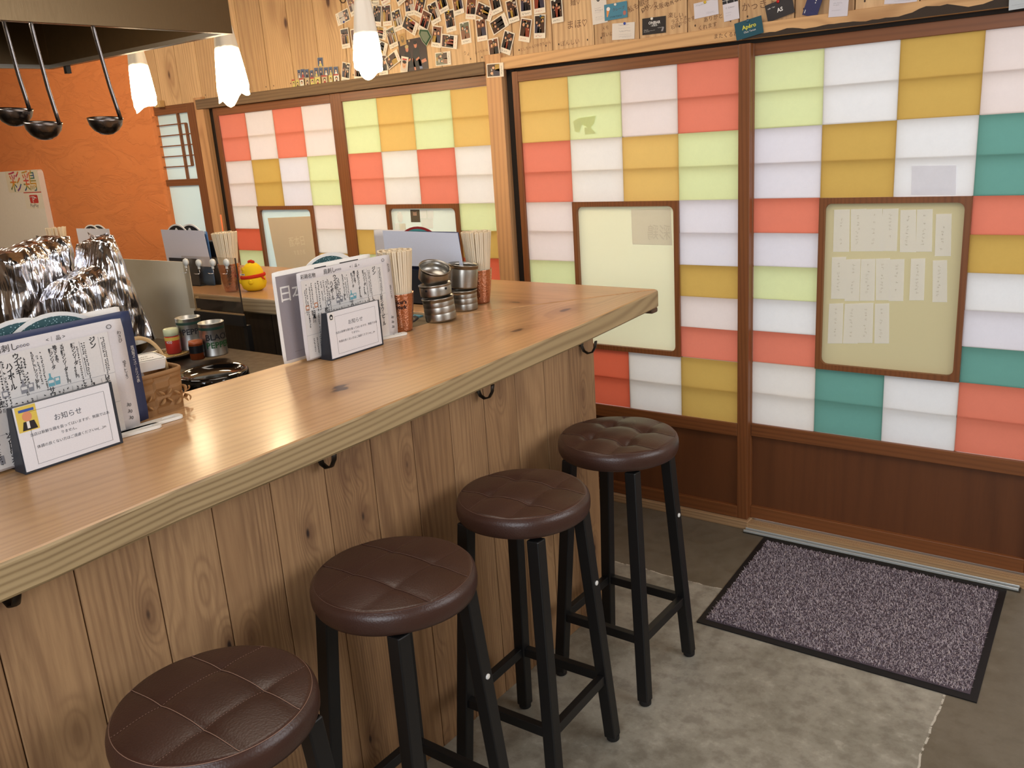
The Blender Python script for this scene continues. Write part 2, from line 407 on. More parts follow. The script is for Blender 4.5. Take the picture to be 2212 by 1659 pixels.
def floorm():
    n = NT('concrete_floor'); tc = n.a('TexCoord').outputs['Object']
    a = n.a('TexNoise', {'Vector': tc, 'Scale': 2.2, 'Detail': 8.0, 'Roughness': 0.62, 'Distortion': 0.4}).outputs[0]
    b = n.a('TexNoise', {'Vector': tc, 'Scale': 18.0, 'Detail': 5.0, 'Roughness': 0.65}).outputs[0]
    g = n.a('TexNoise', {'Vector': tc, 'Scale': 140.0, 'Detail': 2.0}).outputs[0]
    c = n.ramp(a, [(0.28, L((112,106,94))), (0.45, L((148,143,128))), (0.6, L((166,161,147))), (0.75, L((182,177,164)))])
    c = n.mix(n.math('MULTIPLY', n.ramp(b, [(0.38, (1, 1, 1)), (0.52, (0, 0, 0))]), 0.45), c, L((104,96,84)))
    c = n.mix(n.math('MULTIPLY', n.ramp(b, [(0.56, (0, 0, 0)), (0.68, (1, 1, 1))]), 0.5), c, L((190,184,170)))
    c = n.mix(n.math('MULTIPLY', g, 0.12), c, L((90,80,70)))
    # an older, darker pour along the doors and at the right, its edge uneven
    s_ = n.a('SeparateXYZ', {0: tc})
    nz = n.a('TexNoise', {'Vector': tc, 'Scale': 6.0, 'Detail': 4.0}).outputs[0]
    yy = n.math('ADD', s_.outputs[1], n.math('MULTIPLY', n.math('SUBTRACT', nz, 0.5), 0.05))
    xx = n.math('ADD', s_.outputs[0], n.math('MULTIPLY', n.math('SUBTRACT', nz, 0.5), 0.05))
    m1 = n.math('GREATER_THAN', yy, -0.50); m2 = n.math('GREATER_THAN', xx, 1.83)
    mk = n.math('MAXIMUM', m1, m2)
    dk = n.mix(0.75, c, L((92,80,60)))
    c = n.mix(mk, c, dk)
    e = n.math('ABSOLUTE', n.math('SUBTRACT', xx, 1.83)); e2 = n.math('ABSOLUTE', n.math('ADD', yy, 0.50))
    ln = n.math('LESS_THAN', n.math('MINIMUM', n.math('MAXIMUM', e, m1), n.math('MAXIMUM', e2, m2)), 0.003)
    c = n.mix(n.math('MULTIPLY', ln, n.math('GREATER_THAN', b, 0.48)), c, L((196,190,176)))
    n.bsdf(c, n.math('ADD', n.math('MULTIPLY', b, 0.3), 0.35), bump=b, bstr=0.15, bdist=0.003); return n.m
M['floor'] = floorm()
M['ceil'] = flat((150, 118, 84), 0.8)
M['offwall'] = flat((206, 192, 172), 0.8)
M['white'] = flat((236, 234, 230), 0.5)
M['card'] = flat((232, 232, 236), 0.5)
M['sheet'] = flat((226, 226, 234), 0.4)
M['sheetwarm'] = flat((216, 212, 214), 0.45)
M['ink'] = flat((32, 32, 38), 0.6)
M['black'] = flat((22, 24, 28), 0.35)
M['slate'] = flat((38, 44, 54), 0.4)
M['navy'] = flat((48, 60, 96), 0.4)
M['red'] = flat((200, 50, 40), 0.5)
M['plasticw'] = flat((236, 234, 226), 0.3)
def speck():
    n = NT('teal_speckled'); tc = n.a('TexCoord').outputs['Object']
    v = n.a('TexVoronoi', {'Vector': tc, 'Scale': 210.0}, feature='F1').outputs['Distance']
    nz = n.a('TexNoise', {'Vector': tc, 'Scale': 30.0}).outputs[0]
    f = n.math('LESS_THAN', v, n.math('MULTIPLY', nz, 0.42))
    n.bsdf(n.mix(f, L((34,78,84)), L((160,190,196))), 0.4); return n.m
M['speck'] = speck()

# ================================================================== the room
HR = 0.12                      # one row of paper
def zr(r): return (14.552 - r) * HR

MB().box(-4.9, 3.7, -5.0, 0.2, -0.06, 0).build('floor', M['floor'])['kind'] = 'structure'
MB().box(-4.9, 3.7, -5.0, 0.2, 2.62, 2.68).build('ceiling', M['ceil'])['kind'] = 'structure'
MB().box(-4.9, -4.8, -5.0, 0.2, 0, 2.62).build('wall_left', M['offwall'])['kind'] = 'structure'
MB().box(3.6, 3.7, -5.0, 0.2, 0, 2.62).build('wall_right', M['offwall'])['kind'] = 'structure'
MB().box(-4.8, 3.6, -5.0, -4.9, 0, 2.62).build('wall_rear', M['offwall'])['kind'] = 'structure'
# board wall above the doors: vertical boards, one island each
b = MB(); x = -0.018 - 0.19*14
while x < 3.6:
    x1 = min(x + 0.19, 3.6)
    z0 = 1.838 if x < -0.1 else 1.846
    if x < -2.2: z0 = 1.825
    b.box(x + 0.0018, x1 - 0.0018, 0.0, 0.018, z0, 2.62)
    x = x1
wb = struct('wall_back')
b.build('boards', M['board'], wb, bevel=0.0015)
MB().box(-2.57, 3.6, 0.0185, 0.15, 1.81, 2.62).build('wall_core', flat((44, 30, 20), 0.8), wb)
# solid wall beyond door 2, right of the frame
MB().box(2.0, 3.6, 0.0, 0.1, 0, 1.80).build('wall_core', M['offwall'], wb)
# nail heads low on the boards
b = MB(); x = -0.018 - 0.19*11; rn = random.Random(3)
while x < 1.9:
    for dx in (0.03, 0.16):
        b.disc(x + dx, 1.868 + rn.uniform(-.004, .004) if x > -0.1 else 1.858, 0.0028, 0.004, 0, n=8)
    x += 0.19
o = MB(); o.add([(p[0], -0.0008, p[1]) for p in b.v], b.f); o.build('nails', flat((60, 40, 28), 0.5), wb)

tr = MB().box(-2.14, -0.151, -0.028, 0.019, 1.788, 1.838).build('trim_1', M['oldbeam'], bevel=0.003); tr['kind'] = 'structure'
t2 = struct('trim_2')
MB().box(-0.071, 3.6, -0.018, 0.019, 1.799, 1.846).build('beam', M['beam'], t2, bevel=0.002)
# charred lower edge of the pale beam: its own dark scorched strip with an uneven outline
pts = []; rn = random.Random(5); n = 60
for i in range(n + 1):
    x = 0.95 + i*(2.1 - 0.95)/n
    h = 0.004 + 0.006*abs(sin(i*0.31)) + rn.uniform(0, .003)
    for c_, a_, w_ in ((1.12, .009, .04), (1.52, .020, .035), (1.58, .016, .04), (1.74, .022, .05), (1.30, .004, .08)): h += a_*math.exp(-((x-c_)/w_)**2)
    pts.append((x, 1.7995 + h))
b = MB(); k = len(pts)
b.add([(x, -0.0184, 1.7992) for x, z in pts] + [(x, -0.0184, z) for x, z in pts], [(i, i+1, k+i+1, k+i) for i in range(k-1)])
b.build('scorch', flat((62, 50, 40), 0.8), t2)
tp = MB().box(-0.151, -0.071, -0.020, 0.03, 0.0, 1.862).build('trim_3', M['post'], bevel=0.002); tp['kind'] = 'structure'
tp = MB().box(-2.165, -2.088, -0.020, 0.03, 0.0, 1.85).build('trim_4', M['post'], bevel=0.002); tp['kind'] = 'structure'
for i, (x0, x1) in enumerate(((-0.071, -0.030), (-2.088, -2.036))):  # dark strips put in for the shade of the gaps beside the posts
    q = MB().box(x0, x1, 0.016, 0.05, 0.0, 1.80).build('trim_%d' % (5+i), flat((26, 20, 15), 0.7)); q['kind'] = 'structure'
q = MB().box(-2.57, 2.0, 0.022, 0.03, 1.786, 1.80).build('trim_7', flat((30, 22, 16), 0.8)); q['kind'] = 'structure'  # dark strip painted for the shaded gap under the beams

def ringmb(b, x0, x1, z0, z1, m_, r, y0, y1, mt=0, seg=4):
    """flat frame: square outside, rounded inside"""
    inner = rrect(x0+m_, x1-m_, z0+m_, z1-m_, r, seg); n = len(inner)
    outer = []
    for (px, pz) in inner:
        cx, cz = min(max(px, x0+m_+r), x1-m_-r), min(max(pz, z0+m_+r), z1-m_-r)
        dx, dz = px-cx, pz-cz; l = math.hypot(dx, dz) or 1
        ox = px; oz = pz
        dx /= l; dz /= l
        if dx > 0.7072: ox = x1
        elif dx < -0.7072: ox = x0
        elif abs(dx) > 0.7069: ox = x1 if dx > 0 else x0
        if dz > 0.7072: oz = z1
        elif dz < -0.7072: oz = z0
        elif abs(dz) > 0.7069: oz = z1 if dz > 0 else z0
        outer.append((ox, oz))
    vs = []
    for y in (y0, y1):
        vs += [(p[0], y, p[1]) for p in outer]; vs += [(p[0], y, p[1]) for p in inner]
    fs = []
    for i in range(n):
        j = (i+1) % n
        fs.append((i, j, n+j, n+i)); fs.append((2*n+i, 3*n+i, 3*n+j, 2*n+j))
        fs.append((n+i, n+j, 3*n+j, 3*n+i)); fs.append((i, 2*n+i, 2*n+j, j))
    b.add(vs, fs, mt)
    return inner

def door(num, X0, cw, sl, sr, cells, glass, Y=0.0, win=True):
    """sliding door: X0 left edge of paper, cw column width, sl/sr stile widths"""
    r = struct('door_%d' % num)
    X1 = X0 + 4*cw
    b = MB(); b.box(X0-sl, X0, Y-0.008, Y+0.026, 0.035, 1.787); b.build('stile', M['frame'], r, bevel=0.002)
    b = MB(); b.box(X1, X1+sr, Y-0.008, Y+0.026, 0.035, 1.787); b.build('stile', M['frame'], r, bevel=0.002)
    MB().box(X0, X1, Y-0.007, Y+0.024, 1.746, 1.786).build('top_rail', M['frame_x'], r, bevel=0.0015)
    MB().box(X0, X1, Y-0.010, Y+0.024, 0.375, 0.425).build('middle_rail', M['frame_x'], r, bevel=0.002)
    MB().box(X0, X1, Y-0.009, Y+0.024, 0.036, 0.085).build('bottom_rail', M['frame_x'], r, bevel=0.002)
    MB().box(X0, X1, Y+0.006, Y+0.016, 0.085, 0.375).build('kick_panel', M['kick'], r)
    # paper sheets, each cell its own sheet with slightly overlapping edges
    keys = sorted(set(c[3] for c in cells)); b = MB(); rn = random.Random(num)
    for i, (c, r0, r1, k) in enumerate(cells):
        e = 0.0015; x0 = X0 + c*cw; x1 = x0 + cw; z0 = zr(r1); z1 = zr(r0); nx, nz = 6, 4*(r1-r0)
        yy = Y + 0.0005 + rn.uniform(0, 0.0012)
        j = [rn.uniform(-0.0012, 0.0012) for _ in range(4)]
        vs = []
        for a in range(nz+1):
            for d in range(nx+1):
                u = d/nx; v = a/nz
                px = x0 + j[0] + (x1-x0 + j[1]-j[0])*u; pz = z0 + j[2] + (z1-z0 + j[3]-j[2])*v
                px = min(max(px, X0), X1)
                dy = rn.uniform(-0.0006, 0.0006) if 0 < d < nx and 0 < a < nz else 0
                vs.append((px, yy + dy, pz))
        fs = [(a*(nx+1)+d, a*(nx+1)+d+1, (a+1)*(nx+1)+d+1, (a+1)*(nx+1)+d) for a in range(nz) for d in range(nx)]
        b.add(vs, fs, keys.index(k), True)
    b.build('paper', [PAPM[k] for k in keys], r)
    b = MB()
    for q in range(1, 11):
        z = zr(q)
        segs = [(X0, X1)] if not (win and 4 < q < 9) else [(X0, X0+cw), (X1-cw, X1)]
        if win and q in (4, 9): segs = [(X0, X0+cw), (X1-cw, X1)]
        for a, d in segs: b.box(a, d, Y+0.004, Y+0.024, z-0.004, z+0.004)
    for q in (1, 2, 3):
        x = X0 + q*cw
        if win and q == 2: b.box(x-0.004, x+0.004, Y+0.004, Y+0.024, zr(4), zr(0)); b.box(x-0.004, x+0.004, Y+0.004, Y+0.024, zr(11), zr(9))
        else: b.box(x-0.004, x+0.004, Y+0.004, Y+0.024, zr(11), zr(0))
    b.build('lattice', flat((214, 204, 190), 0.6), r)
    if win:
        b = MB(); x0 = X0+cw; x1 = X0+3*cw; z0 = zr(9); z1 = zr(4)
        inner = ringmb(b, x0, x1, z0, z1, 0.019, 0.022, Y-0.010, Y+0.024)
        wf = b.build('window_frame', M['frame'], r)
        g = MB().add([(x0+0.012, Y+0.006, z0+0.012), (x1-0.012, Y+0.006, z0+0.012), (x1-0.012, Y+0.006, z1-0.012), (x0+0.012, Y+0.006, z1-0.012)], [(0, 1, 2, 3)]).build('window_pane', M[glass], wf)
    return r, X1

A = [(0,0,2,'Y'),(1,0,2,'G'),(2,0,2,'P'),(3,0,2,'S'),(0,2,4,'S'),(1,2,4,'W'),(2,2,4,'Y'),(3,2,4,'G'),
     (0,4,5,'P'),(0,5,6,'P'),(0,6,7,'G'),(0,7,8,'W'),(0,8,9,'Y'),(0,9,11,'W'),(3,4,5,'V'),(3,5,6,'V'),(3,6,7,'K'),(3,7,8,'P'),(3,8,9,'S'),
     (1,9,11,'O'),(2,9,11,'W'),(3,9,11,'K')]
Bc = [(0,0,2,'G'),(1,0,2,'H'),(2,0,2,'K'),(3,0,2,'P'),(0,2,4,'V'),(1,2,4,'K'),(2,2,4,'H'),(3,2,4,'T'),
      (0,4,5,'S'),(0,5,6,'V'),(0,6,7,'G'),(0,7,8,'H'),(0,8,9,'S'),(3,4,5,'S'),(3,5,6,'K'),(3,6,7,'H'),(3,7,8,'V'),(3,8,9,'T'),
      (0,9,11,'W'),(1,9,11,'T'),(2,9,11,'H'),(3,9,11,'S')]
Cc = [(0,0,2,'S'),(1,0,2,'P'),(2,0,2,'S'),(3,0,2,'P'),(0,2,4,'P'),(1,2,4,'K'),(2,2,4,'V'),(3,2,4,'G'),
      (0,4,5,'W'),(0,5,6,'O'),(0,6,7,'G'),(0,7,9,'W'),(3,4,5,'P'),(3,5,6,'W'),(3,6,9,'Y'),(0,9,11,'S'),(1,9,11,'W'),(2,9,11,'Y'),(3,9,11,'G')]
Dc = [(0,0,2,'G'),(1,0,2,'Y'),(2,0,2,'G'),(3,0,2,'Y'),(0,2,4,'S'),(1,2,4,'W'),(2,2,4,'S'),(3,2,4,'W'),
      (0,4,5,'W'),(0,5,6,'K'),(0,6,9,'G'),(3,4,5,'G'),(3,5,6,'K'),(3,6,7,'O'),(3,7,9,'W'),(0,9,11,'S'),(1,9,11,'W'),(2,9,11,'Y'),(3,9,11,'G')]
dA, xA = door(3, 0.0, 0.2333, 0.028, 0.043, A, 'cream_glass')
YB = 0.028
bx0 = U(1, YB, 1628.5, 432).x; bx3 = U(1, YB, 2101.7, 427.2).x
dB, xB = door(4, bx0, (bx3-bx0)/3, 0.03, 0.04, Bc, 'cream_glass2', Y=YB)
dC, xC = door(1, -1.991, 0.2212, 0.036, 0.0, Cc, 'blue_glass', Y=0.0)
dD, xD = door(2, -1.033, 0.2225, 0.052, 0.0, Dc, 'pale_glass', Y=0.0)
MB().box(xC, xC+0.022, -0.008, 0.026, 0.035, 1.787).build('stile', M['frame'], dC, bevel=0.002)

# ghosted sheets seen through the frosted panes (they hang on the far side)
def pane_sheet(parent, pts, y, mat, name): 
    b = MB(); b.add([(p[0], y, p[1]) for p in pts], [tuple(range(len(pts)))]); return b.build(name, mat, parent)
def q2(pxs, y): return [(lambda v: (v.x, v.z))(U(1, y, *p)) for p in pxs]
pane_sheet(dA, q2([(1363,452),(1449,450),(1452,530),(1366,528)], 0.005), 0.005, M['ghost'], 'poster_shadow')
g = MB(frame(U(1, 0.0046, 1452, 528), (-1, 0, 0)))
g.text('彩鶏', 0.062, 0.006, 0.022, 0, sx=0.8); g.build('poster_shadow_lettering', M['ghost_ink'], dA)
pane_sheet(dC, q2([(578,471),(672,467),(694,572),(600,585)], 0.005), 0.005, M['kraft'], 'poster_shadow')
g = MB(frame(U(1, 0.0046, 668, 540), (-1, 0, 0)))
g.text('日本酒', 0.055, 0.02, 0.03, 0, sx=0.8, rot=-0.1); g.text('あります', 0.03, 0.03, -0.02, 0, sx=0.8, rot=-0.1); g.build('poster_shadow_lettering', M['kraft_ink'], dC)
# back of notices taped outside door 2
for i, (p, mk) in enumerate((([(886,453),(906,453),(908,480),(888,480)], 'kdark'), ([(907,454),(921,454),(922,472),(908,472)], 'strip'), ([(922,454),(936,454),(937,472),(923,472)], 'strip'), ([(909,473),(935,473),(936,493),(911,493)], 'strip'), ([(853,482),(862,482),(863,497),(854,497)], 'strip'), ([(863,483),(876,483),(877,497),(864,497)], 'ghost'))):
    pane_sheet(dD, q2(p, 0.0048 - i*0.0001), 0.0048 - i*0.0001, flat((92, 82, 66), 0.7) if mk == 'kdark' else M[mk], 'notice_back')
v = U(1, 0.0045, 864, 469); b = MB(wallM(v.x, v.z, 0.0045)); b.disc(0, 0, 0.019, 0.026, 0); b.build('notice_back', M['strip'], dD)
v = U(1, 0.004, 896, 462); b = MB(wallM(v.x, v.z, 0.004)); b.rect(-0.012, 0.012, -0.008, 0.008, 0); b.tube([(-0.012, 0.01, 0), (0, -0.002, 0), (0.012, 0.01, 0)], 0.0012, 4); b.build('notice_back', flat((170, 140, 120), 0.6), dD)
# hand-written slips hanging outside door 4, three rows, seen through the pane
rows = [(452, 543, [1800, 1836, 1870, 1905, 1943, 1979, 2020], 34), (556, 646, [1795, 1826, 1858, 1890, 1921, 1966, 2013], 31), (655, 741, [1789, 1823, 1854, 1888], 31)]
rn = random.Random(11)
for ri, (ya, yb, xs, wd) in enumerate(rows):
    for i, xx in enumerate(xs):
        dy = rn.uniform(-3, 6) + (8 if i == 6 else 0); s = rn.uniform(-3, 3); yy = YB + 0.0045 - 0.0001*(i % 3) - 0.00005*ri
        p = q2([(xx+2, ya+dy), (xx+wd+2, ya+dy-1), (xx+wd+s, yb+dy), (xx+s-1, yb+dy)], yy)
        pane_sheet(dB, p, yy, M['strip'], 'paper_slip')
        g = MB(); x_, z_ = (p[0][0]+p[1][0])/2, p[0][1] - 0.02
        for k in range(9):
            if rn.random() < 0.8:
                a = x_ + rn.uniform(-.002, .002); zz = z_ - k*0.0115
                for _ in range(3):
                    u, v_ = rn.uniform(-.003, .003), rn.uniform(-.003, .003)
                    g.box(a+u-0.0028, a+u+0.0028, yy-0.0003, yy-0.0001, zz+v_, zz+v_+0.0009) if rn.random() < .6 else g.box(a+u, a+u+0.0008, yy-0.0003, yy-0.0001, zz+v_-0.003, zz+v_+0.002)
        if g.v: g.build('slip_writing', M['strip_ink'], dB)
# torn patch in the green paper of door 3 and the painted shadow of a card behind door 4
def pq(pxs, y, mat, parent, name): return pane_sheet(parent, q2(pxs, y), y, mat, name)
pq([(1248,255),(1287,250),(1283,266),(1276,275),(1266,274),(1256,268)], -0.0012, paperm('green_patch', (220, 230, 170), 0.26), dA, 'torn_patch')
pq([(1238,262),(1250,255),(1257,268),(1251,286),(1242,284)], -0.0016, PAPM['G'], dA, 'torn_patch')
pq([(1262,276),(1275,274),(1287,288),(1264,291)], -0.0020, PAPM['G'], dA, 'torn_patch')
pq([(1970,358),(2066,357),(2065,421),(1968,421)], YB-0.0004, paperm('card_shadow_paper', (244, 244, 250), 0.26), dB, 'card_shadow')  # shadow of the card painted as a grey sheet

# lattice door at the far left of the back wall (behind its own post)
d5 = struct('door_5')
def ub(p, y=0.0): v = U(1, y, *p); return v.x, v.z
MB().box(-2.262, -2.188, -0.004, 0.026, 0.0, 1.83).build('stile', M['frame'], d5, bevel=0.002)
MB().box(-2.60, -2.262, -0.003, 0.024, 1.783, 1.83).build('top_rail', M['frame_x'], d5, bevel=0.001)
MB().box(-2.60, -2.262, -0.003, 0.024, 1.388, 1.424).build('middle_rail', M['frame_x'], d5, bevel=0.002)
MB().add([(-2.60, 0.012, 0.2), (-2.262, 0.012, 0.2), (-2.262, 0.012, 1.388), (-2.60, 0.012, 1.388)], [(0, 1, 2, 3)]).build('lower_pane', M['blue_glass'], d5)
MB().add([(-2.60, 0.012, 1.424), (-2.262, 0.012, 1.424), (-2.262, 0.012, 1.783), (-2.60, 0.012, 1.783)], [(0, 1, 2, 3)]).build('upper_pane', M['blue_glass'], d5)
b = MB()
x1, zt = ub((400, 266)); _, zb = ub((415, 358)); xa, _ = ub((383, 250))
zs = [zt - (zt-zb)*i/4 for i in range(5)]
for i, z in enumerate(zs): b.box(-2.60, x1 if i in (0, 4) else -2.262, -0.002, 0.010, z-0.003, z+0.003)
b.box(xa-0.006, xa+0.006, -0.003, 0.011, 1.424, 1.783); b.box(x1-0.006, x1+0.006, -0.003, 0.011, zs[4], zs[0])
b.build('lattice', M['frame'], d5)
MB().box(-2.60, -2.262, -0.003, 0.024, 0.0, 0.2).build('bottom_rail', M['frame_x'], d5)
MB().box(-2.19, -2.165, 0.30, 0.31, 0.9, 1.8).build('trim_8', flat((225, 232, 240), 0.5))['kind'] = 'structure'
# small white closer bracket above it
v0 = U(1, -0.02, 343, 225)
k = thing('door_bracket', 'small pale wooden bracket above the lattice door beside the orange wall', 'bracket', (v0.x, -0.02, v0.z))
MB().box(-0.028, 0.028, -0.010, 0.019, -0.018, 0.018).box(0.0, 0.024, -0.014, -0.010, -0.018, 0.0).build('block', flat((206, 168, 110), 0.6), k, bevel=0.002)

# orange plaster wall, rounded right corner
pl = MB(); pts = [(-4.8, -0.02), (-2.60, -0.02), (-2.588, -0.016), (-2.578, -0.006), (-2.574, 0.006), (-2.574, 0.15), (-4.8, 0.15)]
pl.prism(pts, 0.0, 2.62); wl = pl.build('wall_orange', M['plaster']); wl['kind'] = 'structure'

# door sill and rails
tk = struct('trim_9')
MB().box(-0.03, xA + 0.05, -0.024, 0.12, 0.0, 0.034).build('sill', M['sill'], tk, bevel=0.002)
b = MB(); b.box(xA + 0.05, 2.0, -0.020, 0.12, 0.0, 0.026)
for i in range(4): b.box(xA + 0.05, 2.0, -0.018 + i*0.008, -0.013 + i*0.008, 0.026, 0.030)
b.build('sill', M['sill'], tk)
for y in (-0.027, -0.048): MB().box(xA + 0.045, 1.915, y-0.0025, y+0.0025, 0.0, 0.012).build('rail', M['alum'], tk, bevel=0.001)
MB().box(xA + 0.045, 1.92, -0.055, -0.022, 0.0, 0.004).build('rail_bed', flat((70, 66, 58), 0.5, 0.5), tk)
MB().box(-2.1, -0.03, -0.02, 0.12, 0.0, 0.034).build('trim_10', M['sill'])['kind'] = 'structure'

# ================================================================== counter
fe = [(-0.40,.818),(-0.7,.842),(-0.98,.861),(-1.285,.872),(-1.645,.886),(-1.84,.892),(-2.16,.896),(-2.3,.896),(-2.53,.91),(-2.9,.915),(-3.6,.93)]
ie = lambda y: 0.40 - 0.054*(-0.98 - y)
ct = thing('bar_counter', 'thick pale cedar bar counter top with a mitred corner and knots', 'counter', (0.6, -1.5, 0.948))
def loft(b, pts, z0, z1, mts, mtt, r=0.006):
    """polygon slab with softened upper edge; mts side material, mtt top"""
    n = len(pts); c = Vector((sum(p[0] for p in pts)/n, sum(p[1] for p in pts)/n))
    def inset(d):
        out = []
        for i in range(n):
            p0 = Vector(pts[i-1]); p = Vector(pts[i]); p1 = Vector(pts[(i+1) % n])
            e0 = (p-p0).normalized(); e1 = (p1-p).normalized(); n0 = Vector((-e0.y, e0.x)); n1 = Vector((-e1.y, e1.x))
            m_ = (n0+n1); m_ = m_/max(m_.length_squared/2, 0.35)
            out.append(p + m_*d)
        return out
    A_ = [(p[0], p[1]) for p in pts]; B_ = inset(r)
    rings_ = [(B_, z0), (A_, z0+r), (A_, z1-r), (inset(r*0.3), z1-r*0.3), (B_, z1)]
    for k in range(4):
        (a, za), (d, zb) = rings_[k], rings_[k+1]
        vs = [(p[0], p[1], za) for p in a] + [(p[0], p[1], zb) for p in d]
        b.add(vs, [(i, (i+1) % n, n+(i+1) % n, n+i) for i in range(n)], mts if k < 3 else mtt, False)
    b.add([(p[0], p[1], z1) for p in B_], [tuple(range(n))], mtt); b.add([(p[0], p[1], z0) for p in B_], [tuple(reversed(range(n)))], mts)
tip = [( .806,-0.396), (.8175, -0.404)]
front = [(ie(-3.6), -3.6), (.93, -3.6)] + [(x, y) for y, x in reversed(fe[1:-1])] + [(.822, -0.44), (.8195, -0.412), (.812, -0.400)] + [(ie(-0.98), -0.98)]
b = MB(); loft(b, front, 0.948, 1.008, 1, 0); b.build('front_plank', [M['counter'], M['edge_y']], ct, world=True)
back = [(ie(-0.98)-0.0015, -0.9785), (.8095, -0.3975), (.797, -0.394), (-1.2, -0.33), (-3.0, -0.33), (-3.0, -0.965)]
b = MB(); loft(b, back, 0.948, 1.008, 1, 0); b.build('back_plank', [M['counter_x'], M['edge_x']], ct, world=True)
MB().box(0.45, 0.812, -0.44, -0.399, 0.930, 0.9478).build('batten', flat((92, 68, 50), 0.6), ct, world=True, bevel=0.006, seg=3)
# base with vertical boards
cb = thing('bar_cladding', 'knotty vertical cedar boards cladding the front of the bar counter', 'counter base', (0.6, -1.5, 0.0))
b = MB(); y = -0.79; rn = random.Random(2)
while y > -3.6:
    wd = 0.137 + rn.uniform(-0.006, 0.006); b.box(0.772, 0.792 - rn.uniform(0, 0.001), y-wd+0.001, y-0.001, 0.0, 0.9475); y -= wd
b.build('front_boards', M['panel'], cb, world=True, bevel=0.0018)
b = MB(); x = 0.771
while x > -2.9:
    b.box(x-0.14+0.001, x-0.001, -0.806, -0.786, 0.0, 0.9475); x -= 0.14
b.build('side_boards', M['panel'], cb, world=True, bevel=0.0018)
b = MB(); b.box(0.44, 0.455, -3.6, -0.93, 0.0, 0.9475)
x = 0.44
while x > -2.9: b.box(x-0.17+0.002, x-0.002, -0.925, -0.905, 0.0, 0.9475); x -= 0.17
b.build('inner_boards', M['darkwood'], cb, world=True)
# coat hooks under the overhang
def hook(y, lab):
    h = thing('coat_hook', lab, 'hook', (0.7925, y, 0.905), group='coat hooks under the counter')
    pts = [(0.002, -0.0, 0.035), (0.003, 0, 0.012), (0.010, 0.0, -0.004), (0.024, 0, -0.010), (0.040, 0, -0.004), (0.050, 0, 0.012), (0.053, 0, 0.030)]
    b = MB(); b.tube(pts, 0.0075, 8, flat_=0.35); b.build('strap', M['iron'], h)
    MB().box(0.0, 0.003, -0.011, 0.011, 0.012, 0.040).build('plate', M['iron'], h, bevel=0.001)
hook(-0.865, 'dark iron coat hook under the far end of the counter above the tufted stool')
hook(-1.37, 'dark iron coat hook under the counter above the second stool from the doors')
hook(-1.91, 'dark iron coat hook almost hidden under the counter edge above the third stool')
hook(-2.555, 'shiny coat hook under the counter near the menu stand with the cartoon sticker')

